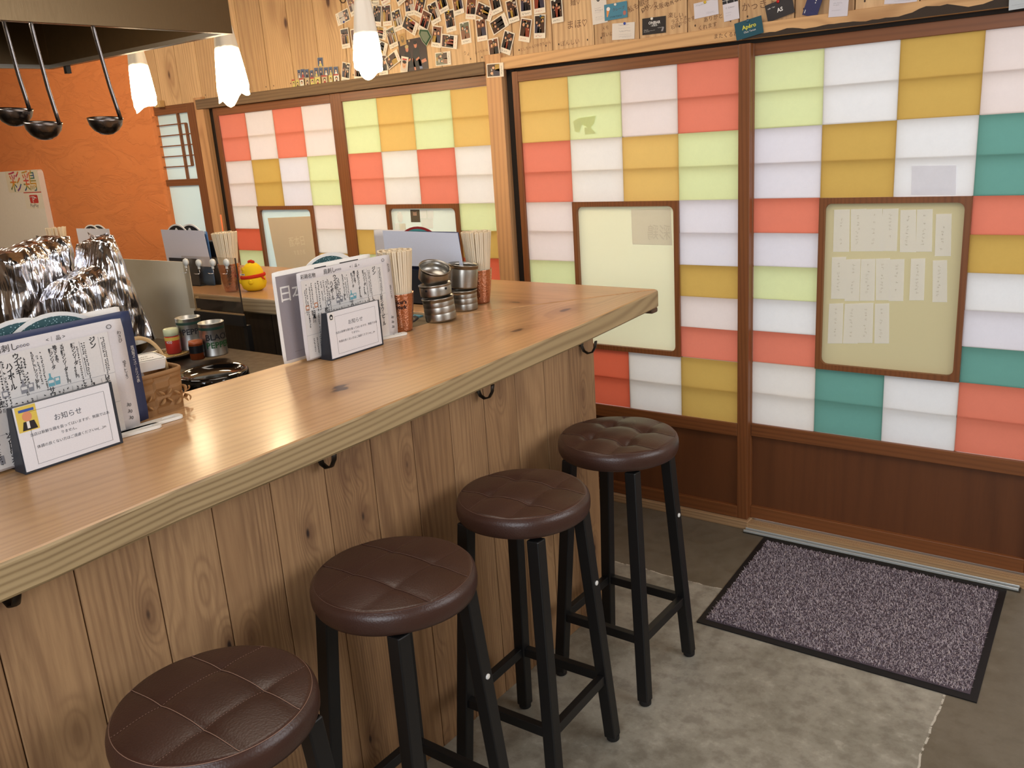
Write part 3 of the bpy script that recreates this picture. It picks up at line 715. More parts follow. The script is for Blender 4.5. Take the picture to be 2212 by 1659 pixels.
# ================================================================== stools
def make_stool(name, label, tuft, loc, rz, R0=0.166):
    r = thing(name, label, 'stool', loc, rz, 'bar stools along the counter')
    NR, NA = 26, 96; ztop = 0.737
    a = 0.055
    prof = [(0.0, 0)] 
    def top(x, y):
        d = math.hypot(x, y)/R0
        z = 0.0 - 0.010*d**2
        g = 0
        for c in (-a, a):
            g += math.exp(-((x-c)/0.006)**2)*0.0018*tuft[0]; g += math.exp(-((y-c)/0.006)**2)*0.0018*tuft[1]
            g += math.exp(-((x-c)/0.022)**2)*0.0022*tuft[2]; g += math.exp(-((y-c)/0.022)**2)*0.0022*tuft[2]
            for e in (-a, a): g += math.exp(-((x-c)**2+(y-e)**2)/0.020**2)*0.011*tuft[3]
        return z - g*(1 if d < 0.9 else max(0, (1-d)/0.1))
    vs = [(0, 0, ztop + top(0, 0))]; fs = []
    for j in range(1, NR+1):
        rr = R0*0.94*j/NR
        for i in range(NA):
            t = 2*pi*i/NA; x, y = rr*cos(t), rr*sin(t); vs.append((x, y, ztop + top(x, y)))
    zz = ztop - 0.010
    for (q, dz) in ((0.957, -0.0025), (0.965, -0.0045), (0.985, -0.0075), (1.0, -0.016), (1.004, -0.026), (0.998, -0.038), (0.975, -0.047), (0.93, -0.051)):
        for i in range(NA):
            t = 2*pi*i/NA; wob = 1 + 0.004*sin(5*t + loc[1]*9); vs.append((R0*q*wob*cos(t), R0*q*wob*sin(t), zz + dz))
    for i in range(NA): fs.append((0, 1+i, 1+(i+1) % NA))
    for j in range(NR+8-1):
        for i in range(NA):
            p = 1+j*NA+i; q = 1+j*NA+(i+1) % NA; fs.append((p, p+NA, q+NA, q))
    last = 1+(NR+7)*NA
    fs.append(tuple(last+i for i in range(NA)))
    b = MB(); b.add(vs, fs, 0, True); b.build('seat', M['leather'], r)
    # stitching
    b = MB(); thr = 0.0007
    for c in (-a, a):
        l = sqrt((R0*0.94)**2 - c*c)
        b.tube([(-l + 2*l*k/40, c, ztop + top(-l+2*l*k/40, c) + 0.0012) for k in range(41)], thr, 4)
        for k in range(0, 54):      # fainter broken stitches across
            u = -l + 2*l*k/54; u2 = u + 0.5*2*l/54
            b.tube([(c, u, ztop + top(c, u) + 0.0006), (c, u2, ztop + top(c, u2) + 0.0006)], thr*0.42, 4)
    rr = R0*0.948
    b.tube([(rr*cos(t*pi/48), rr*sin(t*pi/48), ztop - 0.0108) for t in range(96)], thr*0.9, 4, closed=True)
    b.build('stitching', flat(tuple(tuft[4]), 0.6), r)
    MB().lathe([(0.10, 0.665), (0.125, 0.668), (0.145, 0.676), (0.145, 0.679)], 40).build('seat_board', M['blackmetal'], r)
    ht, hb = 0.098, 0.139
    legp = lambda sx, sy, z: Vector((sx*(hb + (ht-hb)*z/0.67), sy*(hb + (ht-hb)*z/0.67), z))
    for sx in (1, -1):
        for sy in (1, -1):
            b = MB(); b.bar(legp(sx, sy, 0.012), legp(sx, sy, 0.669), 0.032, 0.032, ref=(1, 0, 0))
            lg = b.build('leg', M['blackmetal'], r, bevel=0.003)
            p = legp(sx, sy, 0.0)
            MB().lathe([(0.014, 0), (0.017, 0.003), (0.017, 0.016)], 14, M=Matrix.Translation((p.x, p.y, 0))).build('foot_cap', flat((28, 27, 27), 0.7), lg)
            p = legp(sx, sy, 0.466)
            if sx > 0 and sy > 0: MB(Matrix.Translation((p.x + 0.0165, p.y, p.z)) @ frame((0, 0, 0), (0, 1, 0))).lathe([(0.0062, -0.001), (0.0062, 0.0015), (0.004, 0.0025)], 12).build('screw', flat((230, 228, 222), 0.3), lg)
    for k in range(4):
        s = ((1, 1), (-1, 1), (-1, -1), (1, -1))
        p, q = legp(*s[k], 0.192), legp(*s[(k+1) % 4], 0.192)
        d = (q-p).normalized()
        b = MB(); b.bar(p + d*0.0, q, 0.026, 0.020, ref=(0, 0, 1)); b.build('stretcher', M['blackmetal'], r, bevel=0.002)
    return r
# tuft: groove x, groove y, broad valley, button depth, stitch colour
make_stool('bar_stool', 'dark brown leather stool, deeply button-tufted, nearest the doors', (1, 1, 1.4, 1.0, (96, 70, 56)), (1.018, -1.050, 0), 0.0)
make_stool('bar_stool', 'dark brown stool with a shallow tufted seat beside the deeply tufted one', (0.5, 1, 0.8, 0.35, (110, 80, 66)), (1.020, -1.506, 0), 0.03, 0.159)
make_stool('bar_stool', 'third stool from the doors, smooth brown seat with faint seams', (0.5, 1, 0.4, 0.12, (100, 72, 60)), (1.0235, -1.9496, 0), 0.0, 0.165)
make_stool('bar_stool', 'nearest stool, reddish-brown seat with pale stitching, cut by the picture bottom', (0.6, 1, 0.5, 0.15, (150, 116, 98)), (1.070, -2.402, 0), 0.0, 0.159)

# ================================================================== door mat
mt = thing('door_mat', 'grey-purple tufted entrance mat with a black rubber border', 'mat', (1.48, -0.40, 0))
c4 = [Vector((1.100, -0.736)), Vector((1.908, -0.736)), Vector((1.883, -0.062)), Vector((1.064, -0.062))]
b = MB(); b.prism([tuple(p) for p in c4], 0.0005, 0.004); b.build('rubber_base', flat((20, 19, 21), 0.55), mt, world=True, bevel=0.001)
def bil(u, v): return (c4[0]*(1-u)+c4[1]*u)*(1-v) + (c4[3]*(1-u)+c4[2]*u)*v
rn = random.Random(4); vs = []; fs = []; mi = []
for i in range(26000):
    u = rn.uniform(0.028, 0.972); v = rn.uniform(0.045, 0.955); p = bil(u, v)
    t = rn.uniform(0, 2*pi); h = rn.uniform(0.006, 0.011); ln = rn.uniform(0.002, 0.008); t2 = t + rn.uniform(-.8, .8); wd = rn.uniform(0.0016, 0.003)
    wx, wy = -sin(t)*wd/2, cos(t)*wd/2
    bx, by = p.x, p.y; mx, my = bx + cos(t)*ln*0.4, by + sin(t)*ln*0.4; ex, ey = mx + cos(t2)*ln, my + sin(t2)*ln
    k = len(vs)
    vs += [(bx-wx, by-wy, 0.003), (bx+wx, by+wy, 0.003), (mx+wx, my+wy, 0.003+h*0.75), (mx-wx, my-wy, 0.003+h*0.75), (ex, ey, 0.003+h*rn.uniform(.7, 1.05))]
    c = rn.choice((0, 0, 0, 1, 1, 2)); fs += [(k, k+1, k+2, k+3), (k+3, k+2, k+4)]; mi += [c, c]
b = MB(); b.v = vs; b.f = fs; b.mi = mi; b.sm = [False]*len(fs)
o = b.build('pile', [flat((184, 172, 178), 0.95, spec=0.1), flat((138, 126, 136), 0.95, spec=0.1), flat((208, 196, 198), 0.95, spec=0.1)], mt, world=True); o['kind'] = 'stuff'
b = MB(); b.prism([tuple(bil(u, v)) for u, v in ((0.025, 0.04), (0.975, 0.04), (0.975, 0.96), (0.025, 0.96))], 0.004, 0.0055); b.build('pile_backing', flat((92, 82, 90), 0.95, spec=0.1), mt, world=True)
# ================================================================== things on the counter
TOP = 1.008
def scribble(b, x, y, n, dirv, s, rn, mt=0, z=0.0004):
    """a run of unreadable small print: n little stroke clusters"""
    for k in range(n):
        cx, cy = x + dirv[0]*k*s*1.12, y + dirv[1]*k*s*1.12
        if rn.random() < 0.08: continue
        for _ in range(4):
            u, v = rn.uniform(-.35, .35)*s, rn.uniform(-.35, .35)*s; t = s*0.19
            if rn.random() < 0.5: b.rect(cx+u-s*0.3, cx+u+s*0.3, cy+v-t/2, cy+v+t/2, z, mt)
            else: b.rect(cx+u-t/2, cx+u+t/2, cy+v-s*0.32, cy+v+s*0.32, z, mt)

def sheet(name, label, cat, Mx, w, h, mat, wav=0.0, r=0.006, group=None, printing=None, th=0.0006, seed=0):
    """upright sheet in the frame Mx (x right, y up, z towards the reader), lower-left corner at its origin"""
    o = thing(name, label, cat, Mx.to_translation(), 0, group)
    ML = Matrix.Translation(-Mx.to_translation()) @ Mx
    nx, ny = 16, 10; vs = []; rn = random.Random(seed)
    f = lambda x, y: wav*(sin(x/w*5.1+seed)*0.6 + sin(y/h*4.2+x/w*3+seed*2)*0.4)
    b = MB(ML)
    for s in (0, 1):
        for j in range(ny+1):
            for i in range(nx+1):
                x = w*i/nx; y = h*j/ny
                if (i in (0, nx)) and (j in (0, ny)): x = x + (r*0.3 if i == 0 else -r*0.3); y = y + (r*0.3 if j == 0 else -r*0.3)
                vs.append((x, y, f(x, y) + (th if s else 0)))
    K = (nx+1)*(ny+1); fs = []
    for j in range(ny):
        for i in range(nx):
            a = j*(nx+1)+i; fs.append((a+1, a, a+nx+1, a+nx+2)); fs.append((K+a, K+a+1, K+a+nx+2, K+a+nx+1))
    ed = [i for i in range(nx+1)] + [(j+1)*(nx+1)-1 for j in range(1, ny+1)] + [ny*(nx+1)+i for i in range(nx-1, -1, -1)] + [j*(nx+1) for j in range(ny-1, 0, -1)]
    for a, c in zip(ed, ed[1:]+ed[:1]): fs.append((a, c, K+c, K+a))
    b.add(vs, fs, 0, True); b.build('sheet', mat, o)
    if printing:
        p = MB(); mats = printing(p, w, h)
        p.v = [tuple(ML @ Vector((v[0], v[1], v[2] + th + 0.0003 + f(v[0], v[1])))) for v in p.v]
        p.build('printing', mats, o)
    return o

def menu_print(p, w, h):
    """drinks list: pale margins, a white inner sheet, vertical headings and small print"""
    rn = random.Random(21); IN, BL, TE, GL, OR = 0, 1, 2, 3, 4
    x0, x1, y0, y1 = 0.012*w/0.34, w*0.90, 0.004, h*0.905
    def X(u): return x0 + (x1-x0)*u
    def Y(v): return y0 + (y1-y0)*v
    # white inner sheet is split into a fine grid so that it follows the waves of the paper behind
    nx, ny = 14, 8
    vs = [(X(i/nx), Y(j/ny), 0.0004) for j in range(ny+1) for i in range(nx+1)]
    p.add(vs, [(j*(nx+1)+i, j*(nx+1)+i+1, (j+1)*(nx+1)+i+1, (j+1)*(nx+1)+i) for j in range(ny) for i in range(nx)], BL)
    z = 0.0008
    for v in (0.595, 0.30): 
        for i in range(nx): p.rect(X(i/nx), X((i+1)/nx), Y(v)-0.0003, Y(v)+0.0003, z, TE)
    for u, v0, v1 in ((0.93,.62,.97),(0.80,.62,.97),(0.90,.32,.57),(0.86,.02,.27),(0.70,.32,.57),(0.30,.62,.97),(0.47,.32,.57),(0.27,.32,.57)):
        for k in range(6): p.rect(X(u)-0.00025, X(u)+0.00025, Y(v0+(v1-v0)*k/6), Y(v0+(v1-v0)*(k+1)/6), z, TE)
    H = lambda s, u, v, size, mt=IN: p.text(s.replace('ー', '｜'), size, X(u), Y(v), z, mt, vert=True, lh=0.80, font_off=0.025)
    H('ジン', 0.865, 0.93, 0.0135); H('レモンサワー', 0.92, 0.55, 0.0120); H('ビール', 0.92, 0.26, 0.0130)
    H('ウイスキー・', 0.375, 0.94, 0.0125); H('ハイボール', 0.325, 0.87, 0.0125); H('サワー', 0.55, 0.56, 0.0125)
    H('梅酒', 0.235, 0.55, 0.0125); H('日本酒', 0.085, 0.55, 0.0125); H('ソフトドリンク', 0.235, 0.27, 0.0110)
    H('麺ジンソーダ', 0.74, 0.93, 0.0088); H('400円', 0.735, 0.72, 0.0072)
    H('メガ麺ジンソーダ', 0.67, 0.95, 0.0082); H('1000円', 0.675, 0.72, 0.0072)
    H('晩さくまで', 0.625, 0.95, 0.0082); H('麺ジンソーダ', 0.595, 0.93, 0.0082)
    H('ROKU(六)ジンソーダ', 0.485, 0.95, 0.0062); H('600円', 0.480, 0.70, 0.0062)
    for u, v, n, s in ((.95,.95,22,.0036),(.965,.95,18,.0034),(.83,.94,20,.0036),(.815,.94,16,.0036),(.78,.92,20,.0038),(.545,.95,19,.0036),(.52,.92,14,.0036),(.44,.95,12,.005),(.42,.93,13,.005),(.31,.94,16,.0046),(.285,.92,16,.0046),(.255,.94,18,.0042),(.225,.93,12,.0042),(.19,.95,15,.005),(.16,.93,16,.0042),(.11,.94,20,.0042),(.085,.9,16,.0042),(.05,.94,22,.004),(.03,.9,16,.004),
                       (.83,.56,15,.004),(.79,.56,13,.004),(.765,.55,14,.004),(.735,.55,12,.0042),(.67,.56,12,.004),(.64,.55,14,.004),(.615,.55,14,.0042),(.52,.55,10,.004),(.44,.55,14,.004),(.41,.54,15,.004),(.375,.54,13,.0042),(.34,.54,12,.0042),(.31,.54,15,.004),(.19,.54,14,.0044),(.155,.54,14,.0044),(.05,.54,8,.005),
                       (.87,.25,9,.004),(.84,.24,11,.0042),(.18,.25,10,.0042),(.145,.24,10,.0042),(.11,.24,9,.0042),(.075,.24,8,.0042)):
        scribble(p, X(u), Y(v), int(n*1.0), (0, -1), s, rn, IN, z)
    # drinks drawn on the sheet
    def bottle(u, v, s, mt, mt2):
        cx, cy = X(u), Y(v)
        p.add([(cx-s*.5, cy, z), (cx+s*.5, cy, z), (cx+s*.5, cy+s*1.1, z), (cx+s*.14, cy+s*1.5, z), (cx+s*.14, cy+s*2.1, z), (cx-s*.14, cy+s*2.1, z), (cx-s*.14, cy+s*1.5, z), (cx-s*.5, cy+s*1.1, z)], [tuple(range(8))], mt)
        p.add([(cx+s*.62, cy+s*.05, z), (cx+s*1.35, cy+s*.05, z), (cx+s*1.5, cy+s*1.3, z), (cx+s*.55, cy+s*1.3, z)], [(0, 1, 2, 3)], mt)
        p.rect(cx-s*.42, cx+s*.42, cy+s*.55, cy+s*1.0, z+0.0002, mt2); p.rect(cx+s*.72, cx+s*1.28, cy+s*.7, cy+s*1.15, z+0.0002, mt2)
    bottle(.575, .615, .012, GL, BL); bottle(.405, .615, .0125, TE, BL)
    for u, v in ((.27, .62), (.12, .63), (.02, .62)):
        p.rect(X(u), X(u)+.012, Y(v), Y(v)+.013, z, OR if u < .2 else TE); p.rect(X(u)+.002, X(u)+.010, Y(v)+.003, Y(v)+.010, z+0.0002, BL)
    p.rect(X(.875), X(.915), Y(.33), Y(.42), z, TE); p.rect(X(.84), X(.85), Y(.44), Y(.55), z, IN); p.rect(X(.855), X(.865), Y(.40), Y(.50), z, IN)
    p.rect(X(.17), X(.20), Y(.04), Y(.12), z, TE)
    # handwriting on the outer paper
    p.text('彩鶏名物', 0.013, 0.012, h-0.017, z, IN, rot=-0.03); p.text('鳥刺し', 0.015, w*0.27, h-0.017, z, IN); p.text('<｜ 品 >', 0.010, w*0.55, h-0.016, z, IN)
    for k in range(4): p.disc(w*0.40 + k*0.006, h-0.013, 0.0022, 0.0026, z, IN, 10); p.disc(w*0.40 + k*0.006, h-0.013, 0.0014, 0.0018, z+0.0002, 5, 10)
    p.tube([(w*0.915 + 0.005*cos(t), h-0.013+0.004*sin(t), z) for t in [i*pi/5 for i in range(10)]], 0.0005, 4, IN, closed=True)
    p.text('わさび', 0.009, w*0.955, h*0.86, z, IN, vert=True, lh=0.9); p.text('ゆずこしょう', 0.008, w*0.955, h*0.60, z, IN, vert=True, lh=0.8)
    for k in range(3): p.text('30', 0.010, w*0.93, h*(0.22-0.06*k), z, IN, rot=-0.3)
    return [M['ink'], flat((224, 221, 218), 0.45), flat((140, 140, 146), 0.6), flat((110, 170, 184), 0.6), flat((196, 130, 90), 0.6), flat((206, 204, 214), 0.45)]

def notice_card(parent_label, name_loc, W, Mx, sticker):
    """black acrylic stand with a printed notice in front, slots behind"""
    o = thing('notice_stand', parent_label, 'notice stand', Mx.to_translation())
    ML = Matrix.Translation(-Mx.to_translation()) @ Mx
    H = 0.126
    b = MB(ML); b.add([(0,0,-0.001),(W,0,-0.001),(W,H,-0.001),(0,H,-0.001),(0,0,-0.042),(W,0,-0.042),(W,H-0.002,-0.020),(0,H-0.002,-0.020)], [(0,1,2,3),(5,4,7,6),(0,4,5,1),(3,2,6,7),(0,3,7,4),(1,5,6,2)])
    b.build('stand_body', M['slate'], o, bevel=0.001)
    b = MB(ML); b.box(0.004, W-0.004, 0, 0.004, -0.128, -0.042); b.box(0.004, W-0.004, 0, 0.115, -0.132, -0.128); b.build('base_plate', M['black'], o)
    b = MB(ML); b.box(0.002, W-0.0075, 0.005, H-0.0005, -0.001, 0.0008); cd = b.build('card', M['card'], o)
    p = MB(ML); z = 0.0011
    l, r_, bo, t = W*0.13, W*0.89, 0.013, H-0.014
    for x0, x1, y0, y1 in ((l, r_, bo, bo+0.0005), (l, r_, t, t+0.0005), (l, l+0.0005, bo, t), (r_, r_+0.0005, bo, t)): p.rect(x0, x1, y0, y1, z)
    p.text('お知らせ', 0.0135, W*0.5, H*0.665, z, align='CENTER')
    p.text('当店は新鮮な鶏を扱ってはいますが、無菌ではあ', 0.0069, W*0.51, H*0.53, z, align='CENTER')
    p.text('りません。', 0.0069, W*0.49, H*0.445, z, align='CENTER')
    p.text('体調の良くない方はご遠慮くださいm(__)m', 0.0069, W*0.5, H*0.335, z, align='CENTER')
    p.build('notice_text', flat((70, 72, 82), 0.6), cd)
    p = MB(ML)
    if sticker == 'man':      # small colourful sticker of a bald figure in a black robe, redrawn plainly
        p.rect(0.0045, 0.041, H-0.048, H-0.001, z, 0); p.rect(0.010, 0.037, H-0.012, H-0.007, z+.0002, 1)
        p.disc(0.023, H-0.021, 0.0085, 0.009, z+.0002, 2); p.add([(0.011, H-0.046, z+.0002), (0.038, H-0.046, z+.0002), (0.034, H-0.030, z+.0002), (0.015, H-0.030, z+.0002)], [(0,1,2,3)], 3)
        p.rect(0.020, 0.025, H-0.043, H-0.030, z+.0004, 4)
        p.build('sticker', [flat((226, 200, 90), 0.5), flat((60, 90, 170), 0.5), flat((224, 150, 110), 0.5), flat((34, 30, 30), 0.5), M['white']], o)
    else:
        p.rect(0.006, 0.022, H-0.022, H-0.002, z, 0); p.disc(0.0135, H-0.013, 0.0058, 0.0072, z+.0002, 1); p.disc(0.0135, H-0.0145, 0.003, 0.0035, z+.0004, 0); p.rect(0.009, 0.018, H-0.0195, H-0.017, z+.0004, 1)
        p.build('sticker', [M['white'], M['ink']], o)
    return o
FX = (0, 1, 0)      # right-hand direction of things that face the stools
notice_card('black notice stand at the near end of the counter, colourful sticker on its card', None, 0.190, frame((0.574, -2.394, TOP), FX), 'man')
notice_card('black notice stand in the middle of the counter, small black-and-white sticker', None, 0.192, frame((0.473, -1.562, TOP), FX), 'bw')

sheet('menu_sheet', 'drinks menu with vertical Japanese print standing at the near end of the counter', 'menu', frame((0.520, -2.474, TOP+0.0043), FX), 0.342, 0.230, M['sheetwarm'], 0.0015, printing=menu_print, seed=1)
sheet('menu_sheet', 'drinks menu with wavy edges standing beside the chopsticks in the copper tumbler', 'menu', frame((0.424, -1.606, TOP+0.0043), FX), 0.342, 0.230, M['sheetwarm'], 0.004, printing=menu_print, seed=2)
def file_print(p, w, h):
    p.text('居酒屋メニュー｜ドリンク表', 0.008, w-0.013, h*0.66, 0.0002, 0, vert=True, lh=0.75); return [M['white']]
sheet('menu_folder', 'dark blue folder behind the nearest drinks menu', 'folder', frame((0.485, -2.435, TOP+0.0043), FX), 0.342, 0.236, M['navy'], 0.0, printing=file_print, seed=3, th=0.002)
def poster_print(p, w, h):
    nx = 1
    p.rect(0.010, w-0.008, 0.008, h-0.012, 0.0002, 0)
    p.rect(w*0.66, w*0.86, h-0.0115, h-0.009, 0.0006, 1); p.rect(w*.40, w*.52, h-0.0115, h-0.009, 0.0006, 1)
    p.text('日', 0.045, 0.012, h-0.075, 0.0006, 2, font_off=0.01); p.text('本', 0.045, 0.055, h-0.075, 0.0006, 2, font_off=0.01)
    p.rect(0.040, w*0.6, 0.026, 0.0268, 0.0006, 3)
    return [flat((150, 144, 150), 0.35), M['ink'], M['white'], flat((110, 106, 112), 0.5)]
sheet('laminated_poster', 'grey laminated poster with a white border standing behind the middle menu', 'poster', frame((0.394, -1.655, TOP+0.0043), FX), 0.345, 0.238, M['white'], 0.0, printing=poster_print, seed=4, th=0.001)

def round_sign(label, c, right, R, mat, tri=None, group=None):
    """round board on edge in the menu slots"""
    Mx = frame(c, right); o = thing('round_sign', label, 'round sign', c, 0, group); ML = Matrix.Translation(-Vector(c)) @ Mx
    MB(ML).lathe([(R, -0.0015), (R, 0.0015)], 48, smooth=False).build('disc', M['white'] if tri != 'red' else flat((150, 40, 40), 0.5), o)
    for zz in (0.0017, -0.0017):
        b = MB(ML); b.disc(0, 0, R*0.94, R*0.94, zz, n=48); q = b.build('face', mat, o)
        if tri:
            b = MB(ML); z2 = zz*1.2; b.add([(-R*0.32, R*0.48, z2), (R*0.32, R*0.48, z2), (R*0.04, R*0.84, z2), (-R*0.04, R*0.84, z2)], [(0, 1, 2, 3)]); b.build('white_mountain', M['white'], q)
    return o
g_ = None
round_sign('teal speckled round sign peeking over the nearest menu, left one', (0.452, -2.300, TOP+0.1325), FX, 0.128, M['speck'])
round_sign('teal speckled round sign peeking over the nearest menu, right one with grey sheet', (0.458, -2.238, TOP+0.1325), FX, 0.128, M['speck'])
round_sign('teal speckled round sign with white rim behind the middle menu', (0.380, -1.456, TOP+0.1345), FX, 0.128, M['speck'])
round_sign('second speckled round sign with white rim pressed behind the middle menu sign', (0.374, -1.442, TOP+0.134), FX, 0.128, M['speck'])
sheet('grey_sheet', 'thin white sheet edge beside the round signs at the near menu stand', 'sheet', frame((0.446, -2.26, TOP+0.0043), FX), 0.17, 0.241, M['white'], 0.0, seed=5)

# --- stands on the far leg, seen from behind
def back_stand(name_label, sheet_label, x0, x1, yb, sx0, sx1, sz0, sz1, extra):
    o = thing('notice_stand', name_label, 'notice stand', ((x0+x1)/2, yb, TOP))
    b = MB(); b.box(x0, x1, yb, yb+0.003, TOP, TOP+0.118); b.box(x0, x1, yb, yb+0.10, TOP, TOP+0.004); b.box(x0, x1, yb+0.072, yb+0.10, TOP, TOP+0.12); b.build('stand_body', M['slate'], o, world=True)
    p = MB(); p.box(sx0, sx1, yb-0.006, yb-0.0052, sz0, sz1)
    s = thing('menu_sheet', sheet_label, 'menu', ((sx0+sx1)/2, yb-0.006, sz0)); p.build('sheet', M['sheet'], s, world=True)
    return o
def ubx(y, p): v = U(1, y, *p); return v.x, v.z
yb = -0.875
tl = ubx(yb-.006, (815.7, 500)); tr_ = ubx(yb-.006, (978, 505.4)); br = ubx(yb-.006, (994, 579)); bl = ubx(yb-.006, (828, 575))
o = thing('notice_stand', 'black notice stand seen from behind beside the steel cups', 'notice stand', (0.13, yb, TOP))
b = MB(); b.box(0.035, 0.225, yb, yb+0.003, TOP, TOP+0.118); b.box(0.035, 0.225, yb, yb+0.10, TOP, TOP+0.004); b.box(0.035, 0.225, yb+0.072, yb+0.10, TOP, TOP+0.12); b.build('stand_body', M['slate'], o, world=True)
s = thing('menu_sheet', 'bluish-white back of a menu sheet above the black stand by the steel cups', 'menu', ((bl[0]+br[0])/2, yb+0.014, TOP+0.118))
b = MB(); vs = [(bl[0], yb+0.010, bl[1]), (br[0], yb+0.010, br[1]), (tr_[0], yb+0.018, tr_[1]), (tl[0], yb+0.018, tl[1])]; vs2 = [(x, y+0.001, z) for x, y, z in vs]
b.add(vs+vs2, [(0,1,2,3),(5,4,7,6),(0,4,5,1),(1,5,6,2),(2,6,7,3),(3,7,4,0)]); b.build('sheet', flat((214, 220, 238), 0.4), s, world=True)
x2, z2 = ubx(yb+.03, (990, 501)); 
sheet('menu_folder', 'dark blue folder edge behind the bluish menu back', 'folder', frame((x2, yb+0.032, TOP), (-1, 0, 0)), 0.30, z2-TOP, M['navy'], 0.0, seed=6, th=0.002)
dx, dz = ubx(yb+.045, (899, 484))
round_sign('teal round sign with a white mountain and dark red rim by the steel cups', (dx+0.005, yb+0.045, TOP+0.128), (-1, 0, 0), 0.130, flat((74, 146, 146), 0.4), tri='red')
x2, z2 = ubx(yb+.05, (868, 497)); sheet('menu_card', 'cream menu card edge behind the teal mountain sign', 'menu', frame((x2+0.02, yb+0.052, TOP), (-1, 0, 0)), 0.16, z2-TOP, M['sheetwarm'], 0.0, seed=7)

# left stand on the far leg
yb = -0.85
o = thing('notice_stand', 'black notice stand behind the clear splash guard', 'notice stand', (-1.2, yb, TOP))
x0, _ = ubx(yb, (365, 560)); x1 = x0 + 0.20
b = MB(); b.box(x0, x1, yb, yb+0.003, TOP, TOP+0.118); b.box(x0, x1, yb, yb+0.10, TOP, TOP+0.004); b.box(x0, x1, yb+0.072, yb+0.10, TOP, TOP+0.12); b.build('stand_body', M['slate'], o, world=True)
tl = ubx(yb, (339, 497)); tr_ = ubx(yb, (431, 499.5)); br = ubx(yb, (449, 556)); bl = ubx(yb, (357, 565))
s = thing('menu_sheet', 'pale back of a menu sheet behind the hooks of the splash guard', 'menu', ((bl[0]+br[0])/2, yb+0.014, TOP+0.09))
vs = [(bl[0], yb+0.010, TOP+0.085), (br[0], yb+0.010, TOP+0.085), (tr_[0], yb+0.018, tr_[1]), (tl[0], yb+0.018, tl[1])]; vs2 = [(x, y+0.001, z) for x, y, z in vs]
b = MB(); b.add(vs+vs2, [(0,1,2,3),(5,4,7,6),(0,4,5,1),(1,5,6,2),(2,6,7,3),(3,7,4,0)]); b.build('sheet', flat((206, 208, 224), 0.4), s, world=True)
x2, z2 = ubx(yb+.03, (446, 500)); sheet('menu_folder', 'blue folder behind the pale menu back near the chopsticks with the orange straw', 'folder', frame((x2, yb+0.032, TOP), (-1, 0, 0)), 0.20, z2-TOP, flat((70, 110, 160), 0.4), 0.0, seed=8, th=0.002)
x2, z2 = ubx(yb+.04, (440, 520)); sheet('menu_card', 'black printed card beside the pale menu back', 'menu', frame((x2+0.055, yb+0.055, TOP), (-1, 0, 0)), 0.20, 0.19, M['black'], 0.0, seed=9, th=0.002)
for i, px in enumerate((377, 403)):
    dx, dz = ubx(yb+.045, (px, 484))
    round_sign(('black round sign with a white mountain, %s of the pair behind the splash guard' % ('left', 'right')[i]), (dx+0.01, yb+0.045+i*0.006, dz-0.105), (-1, 0, 0), 0.105, M['black'], tri='w')
# far left stand
yb = -0.80
x0, z0 = ubx(yb, (160, 494)); x1, z1 = ubx(yb, (232, 500))
o = thing('notice_stand', 'black notice stand at the far left behind the foil', 'notice stand', (x0+0.12, yb, TOP)); b = MB(); b.box(x0+0.03, x0+0.22, yb, yb+0.003, TOP, TOP+0.118); b.box(x0+.03, x0+.22, yb, yb+0.09, TOP, TOP+0.004); b.build('stand_body', M['slate'], o, world=True)
s = thing('menu_sheet', 'pale menu sheet at the far left above the foil', 'menu', (x0+0.14, yb+0.012, TOP)); MB().box(x0, x1, yb+0.010, yb+0.011, TOP+0.004, z0).build('sheet', M['sheet'], s, world=True)
for i, px in enumerate((196, 209)):
    dx, dz = ubx(yb+.045, (px, 485)); round_sign(('black round sign with a white mountain at the far left, %s of the two' % ('left', 'right')[i]), (dx+0.005, yb+0.04+i*0.006, dz-0.105), (-1, 0, 0), 0.105, M['black'], tri='w')

